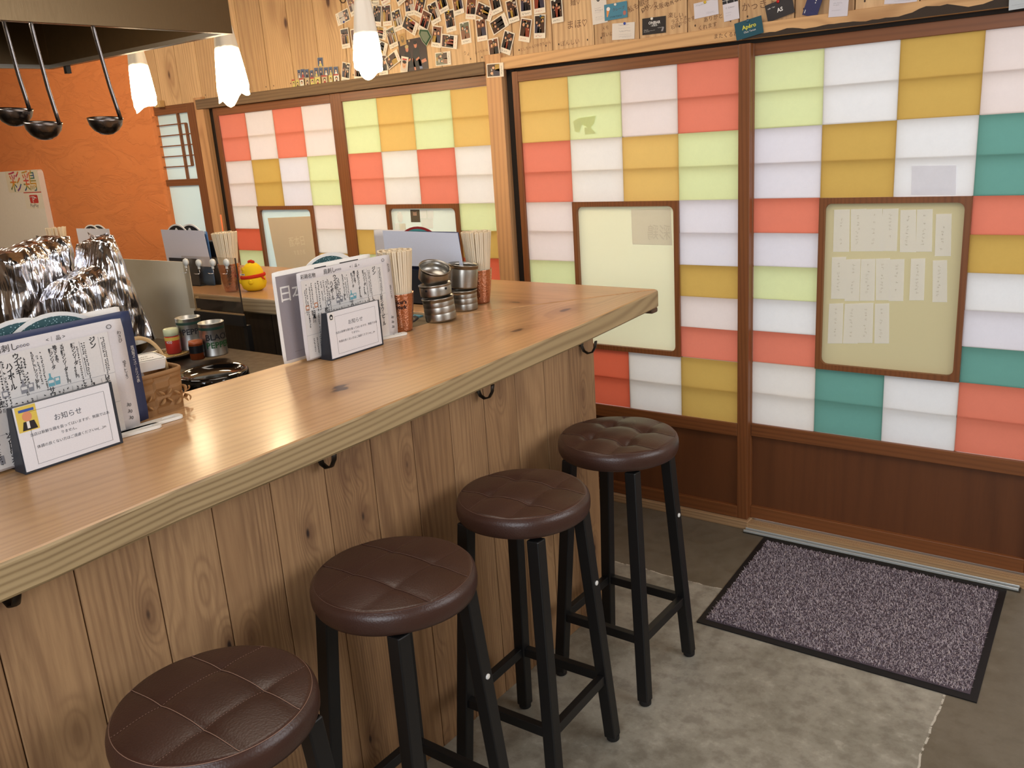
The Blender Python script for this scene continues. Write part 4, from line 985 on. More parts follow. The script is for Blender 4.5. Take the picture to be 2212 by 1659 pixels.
# --- copper tumblers with chopsticks
CH = {}
def tumbler(label, c, engraved=False, hammered_=True, n=24, seed=0, far=False, grp='', lean=None):
    o = thing('copper_tumbler', label, 'tumbler', c, 0, None)
    prof = [(0.0, 0.0), (0.026, 0.0), (0.0295, 0.002), (0.030, 0.006), (0.0335, 0.030), (0.0375, 0.060), (0.0415, 0.090), (0.0435, 0.112), (0.0438, 0.1135), (0.0428, 0.1135), (0.0408, 0.090), (0.0368, 0.060), (0.0325, 0.03), (0.029, 0.008), (0.0, 0.006)]
    MB().shell(prof, 40).build('cup', M['hammered'], o)
    if engraved:
        p = MB()
        def wrap(b_, R_off):
            out = []
            for x, y, z in b_.v:
                R = 0.0302 + y*0.130 + 0.0012; a = x/R
                out.append((R*cos(a), R*sin(a), y))
            b_.v = out
        p.text("Maker's", 0.0150, -0.026, 0.086, 0, font_off=0.03); p.text('Mark', 0.0150, -0.012, 0.071, 0, font_off=0.03)
        wrap(p, 0)
        T = Matrix.Rotation(radians(-46), 4, 'Z'); p.v = [tuple(T @ Vector(v)) for v in p.v]
        p.build('engraved_lettering', flat((58, 24, 14), 0.6), o)
    rn = random.Random(seed)
    if 'm' not in CH:
        b = MB()
        for s in (-1, 1):
            b.bar((0.0, s*0.0026, 0), (0.0, s*0.0032, 0.228), 0.0042, 0.0045, wx2=0.0056, wy2=0.0058)
        CH['m'] = b
    k = 0; rings_ = [(0.0, 0.0, 1), (0.008, 0.016, 6), (0.0165, 0.032, 12), (0.0245, 0.0475, 20)] if n > 16 else [(0.010, 0.02, 5), (0.022, 0.045, 14)]
    for rb, rt, cnt in rings_:
        for i in range(cnt):
            a = 2*pi*(i + rn.uniform(-.05, .05))/cnt + rb*40
            bx, by = rb*cos(a), rb*sin(a); ex, ey = rt*cos(a + .05), rt*sin(a + .05)
            d = Vector((ex-bx, ey-by, 0.228)).normalized()
            z0 = 0.0085 + rn.uniform(0, 0.003)
            if 'o' not in CH:
                o2 = CH['m'].build('chopsticks', flat((232, 216, 188), 0.6), None); CH['o'] = o2; q = o2
            else:
                q = CH['o'].copy(); COL.objects.link(q)
            q.location = (c[0]+bx, c[1]+by, c[2]+z0)
            q.rotation_euler = (Vector((0, 0, 1)).rotation_difference(d).to_matrix() @ Matrix.Rotation(a + rn.uniform(-.05, .05), 3, 'Z')).to_euler()
            tag(q, 'wooden disposable chopsticks standing in ' + grp, 'chopsticks', 'chopsticks in ' + grp); k += 1
    return o
tumbler('hammered copper tumbler with engraved lettering beside the middle menu', (0.395, -1.212, TOP), engraved=True, seed=1, grp='the engraved copper tumbler')
tumbler('hammered copper tumbler of chopsticks at the corner right of the steel cups', (0.352, -0.782, TOP), seed=2, grp='the copper tumbler right of the steel cups')
c3 = U(2, TOP, 503, 629)
tumbler('copper tumbler of chopsticks behind the splash guard beside the yellow chick', (c3.x, c3.y, TOP), seed=3, grp='the tumbler behind the splash guard')
s = thing('straw', 'orange drinking straw sticking up from the chopsticks', 'straw', (c3.x-0.047, c3.y+0.025, TOP+0.002))
MB().tube([(0, 0, 0), (-0.008, 0.01, 0.15), (-0.020, 0.02, 0.30)], 0.003, 8).build('tube', flat((240, 120, 60), 0.4), s)
c4_ = ubx(-0.80, (146, 620)); tumbler('copper tumbler of chopsticks at the far left behind the foil', (c4_[0], -0.80, TOP), n=12, seed=4, grp='the far left tumbler')

# --- steel cups in two leaning stacks
def steel_cup(label, loc, R, H, tilt, az, hole=False, ribs=True):
    o = thing('steel_cup', label, 'cup', loc, 0, 'steel cups stacked on the counter')
    T = Matrix.Rotation(az, 4, 'Z') @ Matrix.Rotation(tilt, 4, 'X') @ Matrix.Rotation(-az, 4, 'Z')
    prof = [(0.0, 0.0), (R*0.90, 0.0), (R*0.95, 0.003)]
    k = 3 if ribs else 1
    for i in range(k):
        z0 = 0.006 + (H-0.012)*i/k; z1 = 0.006 + (H-0.012)*(i+1)/k
        prof += [(R*0.955, z0), (R*0.955+0.0005, (z0+z1)/2), (R*0.955, z1-0.0015), (R*0.950, z1-0.0006)]
    prof += [(R, H-0.003), (R*1.01, H), (R*0.98, H), (R*0.93, H*0.6), (R*0.92, 0.01), (0, 0.009)]
    MB(T).shell(prof, 48).build('body', M['steel'], o)
    if hole:
        for a in (-0.55, 0.75):
            MB(T @ Matrix.Rotation(a - 0.9, 4, 'Z') @ Matrix.Translation((R*0.965, 0, H*0.62)) @ frame((0, 0, 0), (0, 1, 0))).lathe([(0.0035, 0), (0.0035, 0.0015)], 12).build('hole', M['black'], o)
    return o
sx, sy = 0.412, -1.056
steel_cup('steel cup at the bottom of the front stack, nearest the engraved tumbler', (sx, sy, TOP+0.002), 0.0500, 0.072, 0.08, -0.93)
steel_cup('steel cup in the middle of the front stack with a dark hole in its side', (sx-0.007, sy-0.005, TOP+0.079), 0.0505, 0.036, 0.06, -0.93, hole=True, ribs=False)
steel_cup('steel cup tilted on top of the front stack, its inside showing', (sx-0.016, sy-0.003, TOP+0.126), 0.0480, 0.044, 0.40, pi/2-0.35, ribs=False)
sx, sy = 0.372, -0.895
steel_cup('steel cup at the bottom of the rear stack beside the right-hand tumbler', (sx, sy, TOP), 0.0460, 0.066, 0.0, 0.9)
steel_cup('tall steel cup on top of the rear stack, leaning, rim up', (sx, sy, TOP+0.074), 0.0490, 0.075, 0.12, 2.2, ribs=False)

# small things between them
s = thing('bottle_opener', 'black-handled opener with a blue tip lying behind the steel cups', 'opener', (0.30, -1.10, TOP))
b = MB(); b.tube([(0.045, -0.055, .004), (0.055, -0.02, .006), (0.035, 0.02, .006), (0.0, 0.045, .005)], 0.005, 8, flat_=0.6); b.build('handle', flat((60, 52, 50), 0.4), s)
MB().rbox(-0.02, 0.02, 0.045, 0.065, 0.001, 0.006, 0.004).build('blade', flat((120, 180, 200), 0.3), s)

def white_bar(label, a, b2, w_=0.030):
    """flat white plastic tongs handle with a slot"""
    a = Vector(a); b2 = Vector(b2); d = (b2-a); L_ = d.length; o = thing('plastic_handle', label, 'handle', (a.x, a.y, TOP))
    b = MB(Matrix.Rotation(math.atan2(d.y, d.x), 4, 'Z'))
    out = rrect(0, L_, -w_/2, w_/2, w_*0.35, 4); n = len(out)
    # slot near the free end
    sl = rrect(L_-0.042, L_-0.014, -0.0050, 0.0050, 0.0045, 4)
    for (z0, z1) in ((0.0005, 0.0065),):
        vs = [(x, y, z1) for x, y in out] + [(x, y, z1) for x, y in sl] + [(x, y, z0) for x, y in out] + [(x, y, z0) for x, y in sl]
        fs = []
        for i in range(n):
            j = (i+1) % n; fs += [(i, j, n+j, n+i), (2*n+i, 2*n+j, j, i), (n+i, n+j, 3*n+j, 3*n+i), (2*n+j, 2*n+i, 3*n+i, 3*n+j)]
        b.add(vs, fs)
    b.build('bar', M['plasticw'], o, bevel=0.0008); return o
e = U(2, TOP, 392, 900); white_bar('white plastic handle with a slot sticking out from under the folder, longer one', (e.x-0.015, e.y-0.16, TOP), (e.x, e.y, TOP))
e = U(2, TOP, 347, 920); white_bar('white plastic handle with a slot by the folder corner, shorter one', (e.x-0.02, e.y-0.12, TOP), (e.x, e.y, TOP))
e = U(2, TOP, 879, 722); white_bar('white plastic handle with a slot at the foot of the middle menu', (e.x-0.03, e.y-0.10, TOP), (e.x-0.002, e.y, TOP), 0.022)

# --- woven basket with its contents
bk = thing('woven_basket', 'small woven wooden-strip basket with a loop handle beside the blue folder', 'basket', (0.405, -2.055, TOP))
def bask(t, z):      # rounded-rectangle wall, slightly flaring
    hx, hy = 0.058 + 0.05*z, 0.072 + 0.05*z; p = 5.0
    c_, s_ = cos(t), sin(t); k = (abs(c_)**p + abs(s_)**p)**(-1/p); return hx*k*c_, hy*k*s_
nn = 84
vs = []; fs = []; rows_ = 14
for j in range(rows_+1):
    z = 0.088*j/rows_
    for i in range(nn):
        t = 2*pi*i/nn; x, y = bask(t, z); wv_ = 0.0016*(1 if ((i//6 + j//3) % 2) else -1); nrm = Vector((x, y)).normalized()
        vs.append((x + nrm.x*wv_, y + nrm.y*wv_, z))
for j in range(rows_):
    for i in range(nn): fs.append((j*nn+i, j*nn+(i+1) % nn, (j+1)*nn+(i+1) % nn, (j+1)*nn+i))
bas = flat((150, 110, 68), 0.6)
b = MB(); b.add(vs, fs, 0, False); b.add([(bask(2*pi*i/nn, 0)[0], bask(2*pi*i/nn, 0)[1], 0.001) for i in range(nn)], [tuple(range(nn))]); o = b.build('weave', bas, bk)
so = o.modifiers.new('t', 'SOLIDIFY'); so.thickness = 0.002
b = MB(); b.tube([(bask(2*pi*i/nn, 0.088)[0], bask(2*pi*i/nn, 0.088)[1], 0.087) for i in range(nn)], 0.0035, 8, closed=True, flat_=1.6); b.build('rim', bas, bk)
b = MB()
for side in (0, 1):      # flower ornaments of curled strips on two faces
    for (cy, cz) in ((-0.03, 0.030), (0.018, 0.036), (0.055, 0.028)):
        for k in range(4):
            a = pi/4 + k*pi/2; pts = []
            for q in range(7):
                u = q/6; r_ = 0.004 + 0.019*u; lift = 0.006*sin(pi*u)
                yy, zz = cy + r_*cos(a), cz + r_*sin(a); 
                if side == 0: pts.append((0.0615 + 0.05*zz + lift, yy, max(zz, 0.003)))
                else: pts.append((yy*0.85, 0.0755 + 0.05*zz + lift, max(zz, 0.003)))
            b.tube(pts, [0.0008, 0.003, 0.0042, 0.0046, 0.004, 0.0028, 0.0008], 6, flat_=0.35)
b.build('strip_flowers', flat((166, 124, 78), 0.6), bk)
b = MB(); b.tube([(0.0 - 0.050*0 + 0.012, 0.064*cos(t) + 0.0, 0.080 + 0.085*sin(t)) for t in [pi*i/20 for i in range(21)]], 0.0042, 8, flat_=0.7); b.build('handle', flat((206, 176, 130), 0.6), bk)
o = thing('call_bell', 'white rounded plastic box with a printed label lying in the woven basket', 'remote', (0.430, -2.056, TOP+0.0985))
T = Matrix.Rotation(0.12, 4, 'Z') @ Matrix.Rotation(radians(14), 4, 'Y') @ Matrix.Rotation(radians(-5), 4, 'X')
MB(T).rbox(-0.023, 0.023, -0.048, 0.046, 0.003, 0.026, 0.010, seg=5).build('case', M['white'], o, bevel=0.004, seg=3)
b = MB(T); pts = rrect(-0.019, 0.019, -0.043, 0.041, 0.005); b.tube([(x, y, 0.0262) for x, y in pts], 0.0006, 4, closed=True); scribble(b, 0.008, -0.032, 12, (0, 1), 0.0045, random.Random(1), z=0.0264); scribble(b, -0.002, -0.02, 8, (0, 1), 0.004, random.Random(2), z=0.0264); b.build('label_print', M['ink'], o)
o = thing('folded_napkin', 'white folded paper standing behind the box in the basket', 'napkin', (0.398, -2.062, TOP+0.014))
T = Matrix.Rotation(0.12, 4, 'X') @ Matrix.Rotation(-0.12, 4, 'Y')
MB(T).box(-0.006, 0.006, -0.040, 0.034, 0.0, 0.118).build('paper', M['sheetwarm'], o, bevel=0.003)

# --- yellow chick plush
v = U(2, TOP, 538, 630)
ck = thing('chick_plush', 'yellow chick plush toy with a red scarf and red comb on the far counter leg', 'plush toy', (v.x, v.y + 0.03, TOP))
yel = flat((238, 202, 40), 0.85, spec=0.1); redf = flat((206, 58, 36), 0.85, spec=0.1)
prof = [(0.0, 0.0), (0.030, 0.002), (0.044, 0.012), (0.050, 0.030), (0.048, 0.048), (0.044, 0.058), (0.043, 0.066), (0.040, 0.082), (0.032, 0.098), (0.020, 0.109), (0.0, 0.114)]
MB().lathe([(r, z) for r, z in prof], 32).build('body', yel, ck)
MB().tube([(0.046*cos(t), 0.046*sin(t), 0.059 + 0.004*cos(t-0.5)) for t in [2*pi*i/30 for i in range(30)]], 0.0045, 8, closed=True, flat_=1.6).build('scarf', redf, ck)
b = MB(); b.tube([(0.044, 0.006, 0.060), (0.052, 0.010, 0.050), (0.055, 0.014, 0.044)], [0.005, 0.005, 0.003], 8, flat_=0.5); b.build('scarf_end', redf, ck)
b = MB()
for k in (-1, 0, 1): b.ell((k*0.010, 0, 0.115 + 0.002*(k == 0)), 0.008, 0.008, 0.007, n=12, m=8)
b.build('comb', redf, ck)
b = MB(); b.ell((0.030, -0.038, 0.040), 0.012, 0.008, 0.010); b.ell((-0.034, -0.034, 0.040), 0.010, 0.008, 0.010); b.build('wing', yel, ck)
b = MB(); b.ell((-0.014, -0.034, 0.090), 0.009, 0.007, 0.008); b.build('beak', flat((232, 190, 40), 0.85), ck)
b = MB(frame((-0.006, -0.0445, 0.0705), (1, 0, 0))); b.rect(-0.018, 0.014, -0.0035, 0.0035, 0.0, 0); b.rect(-0.006, 0.010, -0.0012, 0.0012, 0.0003, 1); b.build('name_tag', [M['white'], M['ink']], ck)
# ================================================================== kitchen side
WT = 0.90
o = thing('work_table', 'steel kitchen worktop inside the bar', 'worktop', (-0.45, -2.3, 0))
b = MB(); b.box(-1.15, 0.02, -3.5, -1.27, WT-0.03, WT); b.build('top', M['darksteel'], o, world=True, bevel=0.003)
b = MB()
for x in (-1.1, -0.03): 
    for y in (-3.45, -1.32): b.box(x-0.02, x+0.02, y-0.02, y+0.02, 0, WT-0.03)
b.build('leg', M['blackmetal'], o, world=True)
MB().box(-1.10, -0.04, -3.4, -1.36, 0.25, 0.27).build('shelf', M['darksteel'], o, world=True)

# foil-covered screens
def foil_wall(label, top_, bot, depth, seed, name='foil_screen'):
    """a stand wrapped in crumpled foil: front, top and right side, top_/bot give outline points (y,z)"""
    X = top_[0]
    o = thing(name, label, 'foil screen', (X, (bot[1][0]+bot[1][1])/2, WT))
    rn = random.Random(seed); nu, nv = 90, 50; (y0, y1) = bot[1]; z0 = bot[0]
    import mathutils
    nz = mathutils.noise
    vs = []
    tops = top_[1]
    def ztop(u):
        for (a, za), (c, zc) in zip(tops, tops[1:]):
            if a <= u <= c: return za + (zc-za)*(u-a)/(c-a)
        return tops[-1][1]
    def right(v): return y1 + (bot[2] - y1)*v       # right edge moves with height
    def left(v): return y0 + (bot[3] - y0)*v
    b = MB()
    for j in range(nv+1):
        for i in range(nu+1):
            u, v = i/nu, j/nv
            y = left(v) + (right(v)-left(v))*u; z = z0 + (ztop(u)-z0)*v
            p = Vector((y*7, z*2.2, seed)); q = Vector((y*16, z*14, seed+5))
            r_ = Vector((y*55, z*2.5, seed+9))
            d = nz.noise(p)*0.035 + abs(nz.noise(q))*0.014 + nz.noise(r_)*0.013
            edge = min(1, 6*min(u, 1-u, 1-v)+0.15)
            x = X + d*1.0 - 0.05*(1-edge)**2
            vs.append((x, y + nz.noise(q*0.7)*0.006, z + nz.noise(q*0.8 + Vector((3, 3, 3)))*0.008))
    fs = [(j*(nu+1)+i, j*(nu+1)+i+1, (j+1)*(nu+1)+i+1, (j+1)*(nu+1)+i) for j in range(nv) for i in range(nu)]
    b.add(vs, fs, 0, True)
    # top flap and right flap going back
    K = nv*(nu+1)
    ring = [vs[K+i] for i in range(nu+1)]; n = len(ring); v2 = list(ring)
    for k in range(1, 9):
        for i in range(n):
            p = ring[i]; q = Vector((p[1]*25, k*0.9, seed)); v2.append((p[0] - depth*k/8 + nz.noise(q)*0.01, p[1], p[2] + nz.noise(q*1.3)*0.012 - 0.02*(k/8)**2))
    b.add(v2, [(k*n+i, k*n+i+1, (k+1)*n+i+1, (k+1)*n+i) for k in range(8) for i in range(n-1)], 0, True)
    ring = [vs[j*(nu+1)+nu] for j in range(nv+1)]; n = len(ring); v2 = list(ring)
    for k in range(1, 9):
        for i in range(n):
            p = ring[i]; q = Vector((p[2]*22, k*0.9, seed+3)); v2.append((p[0] - depth*k/8, p[1] + nz.noise(q)*0.012, p[2] + nz.noise(q*1.7)*0.01))
    b.add(v2, [(k*n+i, (k+1)*n+i, (k+1)*n+i+1, k*n+i+1) for k in range(8) for i in range(n-1)], 0, True)
    b.build('foil', M['foil'], o, world=True)
    return o
def fy(X, px, py): v = U(0, X, px, py); return v.y, v.z
# wide screen on the left
XA = -0.97
yl, zl = fy(XA, 0, 548); ym, zm = fy(XA, 150, 515); yr0, _ = fy(XA, 190, 720)
yl2, _ = fy(XA, 25, 700)
foil_wall('crumpled foil screen on the left, standing behind the nearest menu', (XA, [(0, zl-0.01), (0.12, zl), (0.3, zl-0.003), (0.35, zl+0.004), (0.75, zm), (0.8, zm+0.012), (1, zm+0.01)]), (WT+0.016, (yl2-0.005, yr0), ym+0.02, yl-0.01), 0.25, 3)
XB = -0.74
yl, zl = fy(XB, 190, 580); ym, zm = fy(XB, 253, 508); yr0, _ = fy(XB, 352, 775); yl2, _ = fy(XB, 200, 760)
ya, za = fy(XB, 180, 600)
foil_wall('crumpled foil screen on the right, slanting down to the drip tray', (XB, [(0, zl-0.09), (0.18, zl-0.03), (0.4, zl-0.02), (0.62, zl+0.0), (0.8, zm-0.012), (1, zm)]), (WT+0.012, (yl2-0.02, yr0), ym, fy(XB, 140, 620)[0]), 0.16, 8)

# steel back panel, clear guard and its hooks
y = -1.10
tl = U(1, y, 283, 563); tr2 = U(1, y, 405, 566); br2 = U(1, y, 428, 692)
o = thing('steel_screen', 'stained steel splash panel between the foil and the clear guard', 'splash panel', ((tl.x+tr2.x)/2, y, 0.6))
n = NT('steel_with_reflection'); tc = n.a('TexCoord').outputs['Object']; nz_ = n.a('TexNoise', {'Vector': tc, 'Scale': 5.0, 'Detail': 5.0}).outputs[0]
n.bsdf(n.mix(nz_, L((206, 186, 150)), L((236, 230, 214))), 0.38, 0.0, bump=nz_, bstr=0.1); refl_steel = n.m  # beige base paints in the reflected window; the mottling is stains
MB().box(tl.x-0.25, tr2.x, y, y+0.004, 0.55, tr2.z).build('plate', refl_steel, o, world=True, bevel=0.001)
b = MB(); 
for x in (tl.x-0.2, tr2.x-0.02): b.box(x-0.012, x+0.012, y+0.004, y+0.02, 0.0, 0.60)
b.build('support', M['blackmetal'], o, world=True)
g1 = tr2.x + 0.0; v1 = U(1, y, 510, 557); 
gx0, gx1, gz1 = U(1, y, 395, 556).x, U(1, y, 510, 557).x, U(1, y, 510, 557).z
gz0 = U(1, y, 530, 665).z
o = thing('splash_guard', 'clear acrylic splash guard with a dark edge and small white hooks', 'splash guard', ((gx0+gx1)/2, y, gz0))
n = NT('clear_acrylic'); t_ = n.a('BsdfTransparent', {'Color': (0.90, 0.88, 0.85, 1)}); gl = n.a('BsdfGlossy', {'Color': (1, 1, 1, 1), 'Roughness': 0.08}); fr = n.a('Fresnel', {'IOR': 1.45})
mx = n.a('MixShader', {0: 0.07, 1: t_.outputs[0], 2: gl.outputs[0]}); n.l(mx.outputs[0], n.out.inputs[0]); acr = n.m
MB().box(gx0, gx1, y-0.006, y-0.003, gz0-0.02, gz1).build('sheet', acr, o, world=True)
MB().box(gx1-0.002, gx1+0.001, y-0.0065, y-0.0025, gz0-0.02, gz1).build('edge', flat((46, 36, 30), 0.3), o, world=True)
o = thing('black_rack', 'black two-slot rack below the clear splash guard', 'rack', ((gx0+gx1)/2, y, 0.86))
p1, p2 = U(1, y, 423, 637), U(1, y, 524, 676)
rx0 = tr2.x + 0.006
b = MB(); b.box(rx0+0.004, gx1-0.004, y-0.002, y-0.0005, p2.z+0.002, p2.z+0.040); b.box(rx0+0.0, gx1+0.003, y-0.012, y-0.001, p2.z-0.048, p2.z-0.008); b.build('slot_front', M['blackmetal'], o, world=True)
MB().box(rx0+0.0, gx1+0.002, y-0.007, y-0.002, p2.z-0.008, p2.z-0.003).build('lip', flat((170, 140, 100), 0.4, 0.3), o, world=True)
MB().box(rx0+0.006, rx0+0.01, y-0.003, y+0.012, p2.z-0.005, p2.z+0.046).build('lip', flat((190, 160, 110), 0.4), o, world=True)
b = MB(); b.box(rx0+0.05, rx0+0.07, y+0.0, y+0.02, 0.0, p2.z-0.048); b.box(gx1-0.02, gx1, y+0.0, y+0.02, 0.0, p2.z-0.048); b.build('post', M['blackmetal'], o, world=True)
hk = None
for i, px in enumerate((403, 431, 461, 491)):
    v = U(1, y-0.008, px, 566 + (0, 2, 1, 1)[i])
    if hk is None:
        hk = thing('adhesive_hook', 'white round adhesive hook on the clear guard', 'hook', v, 0, 'white hooks on the clear guard')
        MB(Matrix.Rotation(pi/2, 4, 'X')).lathe([(0.0, -0.002), (0.0125, -0.002), (0.0145, 0.003), (0.0125, 0.009), (0.0, 0.010)], 24).build('cap', M['plasticw'], hk)
        b = MB(); b.box(-0.004, 0.004, -0.008, -0.003, -0.022, -0.012); b.build('neck', M['plasticw'], hk)
        b = MB(); b.tube([(0, -0.006, -0.020), (0.001, -0.006, -0.036), (-0.002, -0.008, -0.040), (-0.008, -0.018, -0.039), (-0.012, -0.022, -0.036)], 0.0009, 6); b.build('wire', M['chrome'], hk)
        q = hk
    else:
        q = copy_tree(hk); q.location = v
    q['label'] = ('first', 'second', 'third', 'fourth')[i] + ' white round hook from the left along the top of the clear guard'

# spice tins, jar, pot, tray
def tin(label, px, py, r, h, word, z0=WT+0.018, open_=True):
    v = U(2, z0, px, py)
    o = thing('spice_tin', label, 'tin', (v.x, v.y, z0), 0, 'pepper tins in the kitchen')
    MB().shell([(0, 0.001), (r, 0.0), (r*1.02, 0.002), (r, 0.004), (r, h-0.004), (r*1.03, h-0.002), (r*1.02, h), (r*0.97, h), (r*0.96, 0.004), (0, 0.004)], 40).build('can', M['tincan'], o)
    b = MB(); b.lathe([(r*1.004, h*0.80), (r*1.004, h*0.88)], 40); b.build('band', flat((30, 60, 50), 0.5), o)
    p = MB(); y0 = h*0.50
    for i, wd in enumerate(word): p.text(wd, 0.027, -r*0.55, y0 - i*0.026, 0, i, font_off=0.02)
    p.v = [((r*1.012)*cos(x/r), (r*1.012)*sin(x/r), y_) for x, y_, _ in p.v]
    T = Matrix.Rotation(radians(-38), 4, 'Z'); p.v = [tuple(T @ Vector(q)) for q in p.v]
    p.build('lettering', [M['ink'], flat((40, 90, 50), 0.5)], o)
    MB().lathe([(0, h*0.8), (r*0.95, h*0.8)], 30).build('contents', flat((150, 110, 70), 0.9), o)
    return o
tin('open steel tin lettered BLACK PEPPER, right one by the black pot', 466, 765, 0.040, 0.108, ['BLACK', 'PEPPER'])
tin('open steel pepper tin, left one behind the brown jar', 416, 752, 0.040, 0.108, ['PEPPER', ''])
v = U(2, WT+0.018, 377, 762)
o = thing('seasoning_jar', 'small red-labelled seasoning jar with a pale green cap', 'jar', (v.x, v.y, WT+0.018))
MB().lathe([(0.022, 0), (0.024, 0.003), (0.024, 0.055), (0.020, 0.062)], 28).build('glass', flat((196, 60, 48), 0.3), o)
MB().lathe([(0.0243, 0.045), (0.0243, 0.056)], 28).build('label_band', flat((226, 190, 90), 0.4), o)
MB().lathe([(0.023, 0.060), (0.0245, 0.062), (0.0245, 0.080), (0.022, 0.083)], 28).build('cap', flat((214, 220, 180), 0.4), o)
p = MB(); p.text('400', 0.014, -0.014, 0.036, 0, 0); p.v = [(0.0247*cos(x/0.0247), 0.0247*sin(x/0.0247), y_) for x, y_, _ in p.v]
T = Matrix.Rotation(radians(-52), 4, 'Z'); p.v = [tuple(T @ Vector(q)) for q in p.v]; p.build('lettering', M['white'], o)
v = U(2, WT+0.018, 428, 775)
o = thing('sauce_jar', 'small brown spice jar with a black band and orange-brown lid', 'jar', (v.x, v.y, WT+0.018))
MB().lathe([(0.021, 0), (0.023, 0.003), (0.023, 0.052)], 24).build('glass', flat((120, 56, 26), 0.15), o)
MB().lathe([(0.0234, 0.022), (0.0234, 0.046)], 24).build('label_band', M['black'], o)
MB().lathe([(0.022, 0.052), (0.022, 0.060), (0.0, 0.061)], 24).build('lid', flat((170, 90, 50), 0.4), o)
v = U(2, WT, 442, 850)
o = thing('black_pot', 'glossy black round pot beside the pepper tins', 'pot', (v.x-0.02, v.y+0.05, WT))
MB().shell([(0, 0.001), (0.070, 0.0), (0.092, 0.012), (0.100, 0.030), (0.098, 0.047), (0.092, 0.052), (0.086, 0.047), (0.080, 0.040), (0.050, 0.036), (0.0, 0.036)], 48).build('body', flat((12, 11, 11), 0.08, 0.0, 0.8), o)
v = U(2, WT+0.01, 352, 765)
o = thing('drip_tray', 'gold-toned wire drip tray on a flat steel plate', 'tray', (-0.475, v.y+0.01, WT))
MB().shell([(0, 0.002), (0.068, 0.002), (0.082, 0.014), (0.084, 0.015), (0.081, 0.012), (0.068, 0.0)], 40).build('plate', M['steel'], o)
b = MB()
for i in range(-7, 8):
    l = sqrt(max(0, 0.066**2 - (i*0.009)**2)); b.tube([(i*0.009, -l, 0.014), (i*0.009, l, 0.014)], 0.0009, 4); b.tube([(-l, i*0.009, 0.0155), (l, i*0.009, 0.0155)], 0.0009, 4)
b.build('wire_grid', metal('brass_wire', L((214, 176, 110)), 0.25), o)
v = U(2, WT+0.03, 300, 748)
o = thing('steel_bowl', 'shallow steel bowl half hidden behind the blue folder', 'bowl', (-0.645, v.y-0.02, WT))
MB().shell([(0, 0.002), (0.03, 0.0), (0.055, 0.018), (0.072, 0.045), (0.075, 0.046), (0.070, 0.043), (0.053, 0.02), (0.03, 0.004), (0, 0.004)], 40).build('body', M['steel'], o)

# ================================================================== hood and ladles
HZ = 1.852
hx0, hx1, hy1 = -0.87, 0.10, -1.441
o = thing('range_hood', 'brushed steel extractor hood above the kitchen', 'hood', ((hx0+hx1)/2, -2.3, HZ))
b = MB(); t = 0.012; hy0 = -3.6; top_ = 2.45
b.box(hx1-t, hx1, hy0, hy1, HZ, top_); b.box(hx0, hx0+t, hy0, hy1, HZ, top_); b.box(hx0+t, hx1-t, hy1-t, hy1, HZ, top_); b.box(hx0+t, hx1-t, hy0, hy0+t, HZ, top_)
b.build('shell', M['hood'], o, world=True, bevel=0.001)
b = MB()
b.box(hx1-0.016, hx1-t, hy0, hy1-t, HZ, HZ+0.012); b.box(hx0+t, hx1-t, hy1-0.020, hy1-t, HZ, HZ+0.012); b.box(hx0+t, hx0+0.02, hy0, hy1-t, HZ, HZ+0.012)
b.build('rim', M['steel'], o, world=True)
MB().box(hx0+t, hx1-t, hy0+t, hy1-t, HZ+0.20, HZ+0.21).build('inner_top', M['darksteel'], o, world=True)
v = U(2, HZ+0.10, 40, 118)
b = MB(Matrix.Translation((v.x-0.20, v.y-0.1, HZ+0.10))); b.shell([(0.20, 0.10), (0.20, 0.0), (0.215, -0.006), (0.23, 0.0), (0.225, 0.10)], 40); b.build('duct_ring', M['foil'], o, world=True)
b = MB(); v = U(2, HZ-0.012, 146, 152); b.box(v.x-0.008, v.x+0.008, v.y-0.008, v.y+0.008, HZ-0.022, HZ+0.002); b.build('latch', M['blackmetal'], o, world=True)
lad = None
for i, (X, yt, dz, lean, lab) in enumerate(((0.000, -1.990, 0.010, 3.0, 'leftmost of the three dark steel ladles hanging from the hood'), (0.074, -1.966, -0.026, 3.3, 'middle ladle, hanging lowest, next to the leftmost one'), (0.074, -1.820, -0.020, 5.7, 'steel ladle hanging by itself on the right against the orange wall'))):
    if lad is None:
        lad = thing('ladle', lab, 'ladle', (X, yt, HZ), 0, 'ladles hanging from the hood')
        Hh = 0.204; R = 0.0415
        b = MB(); b.shell([(0.0015, -R*0.98), (R*0.35, -R*0.93), (R*0.68, -R*0.72), (R*0.90, -R*0.42), (R*0.99, -R*0.1), (R, 0.0), (R*0.97, 0.0), (R*0.95, -R*0.1), (R*0.86, -R*0.4), (R*0.64, -R*0.68), (R*0.3, -R*0.89), (0.0, -R*0.93)], 36, M=Matrix.Translation((0, -0.034, -Hh)) @ Matrix.Rotation(radians(-9), 4, 'X')); b.build('bowl', M['ladle'], lad)
        b = MB(); b.tube([(0.0, 0.008, -Hh-0.010), (0, 0.006, -Hh+0.02), (0, 0.002, -Hh+0.07), (0, 0, -0.03), (0, 0.0, 0.004), (-0.002, 0.001, 0.016), (-0.008, 0.001, 0.022), (-0.015, 0.001, 0.016), (-0.016, 0, 0.006)], 0.0056, 10, flat_=0.5); b.build('handle', M['ladle'], lad)
        MB(frame((0.0030, 0.0, -0.03), FX)).lathe([(0.0016, 0), (0.0016, 0.0006)], 10).build('hole', M['black'], lad)
        q = lad
    else:
        q = copy_tree(lad); q['label'] = lab
    q.location = (X, yt, HZ + dz + 0.02); q.rotation_euler = (Matrix.Rotation(radians(lean), 3, 'X') @ Matrix.Rotation(radians(-65), 3, 'Z')).to_euler()

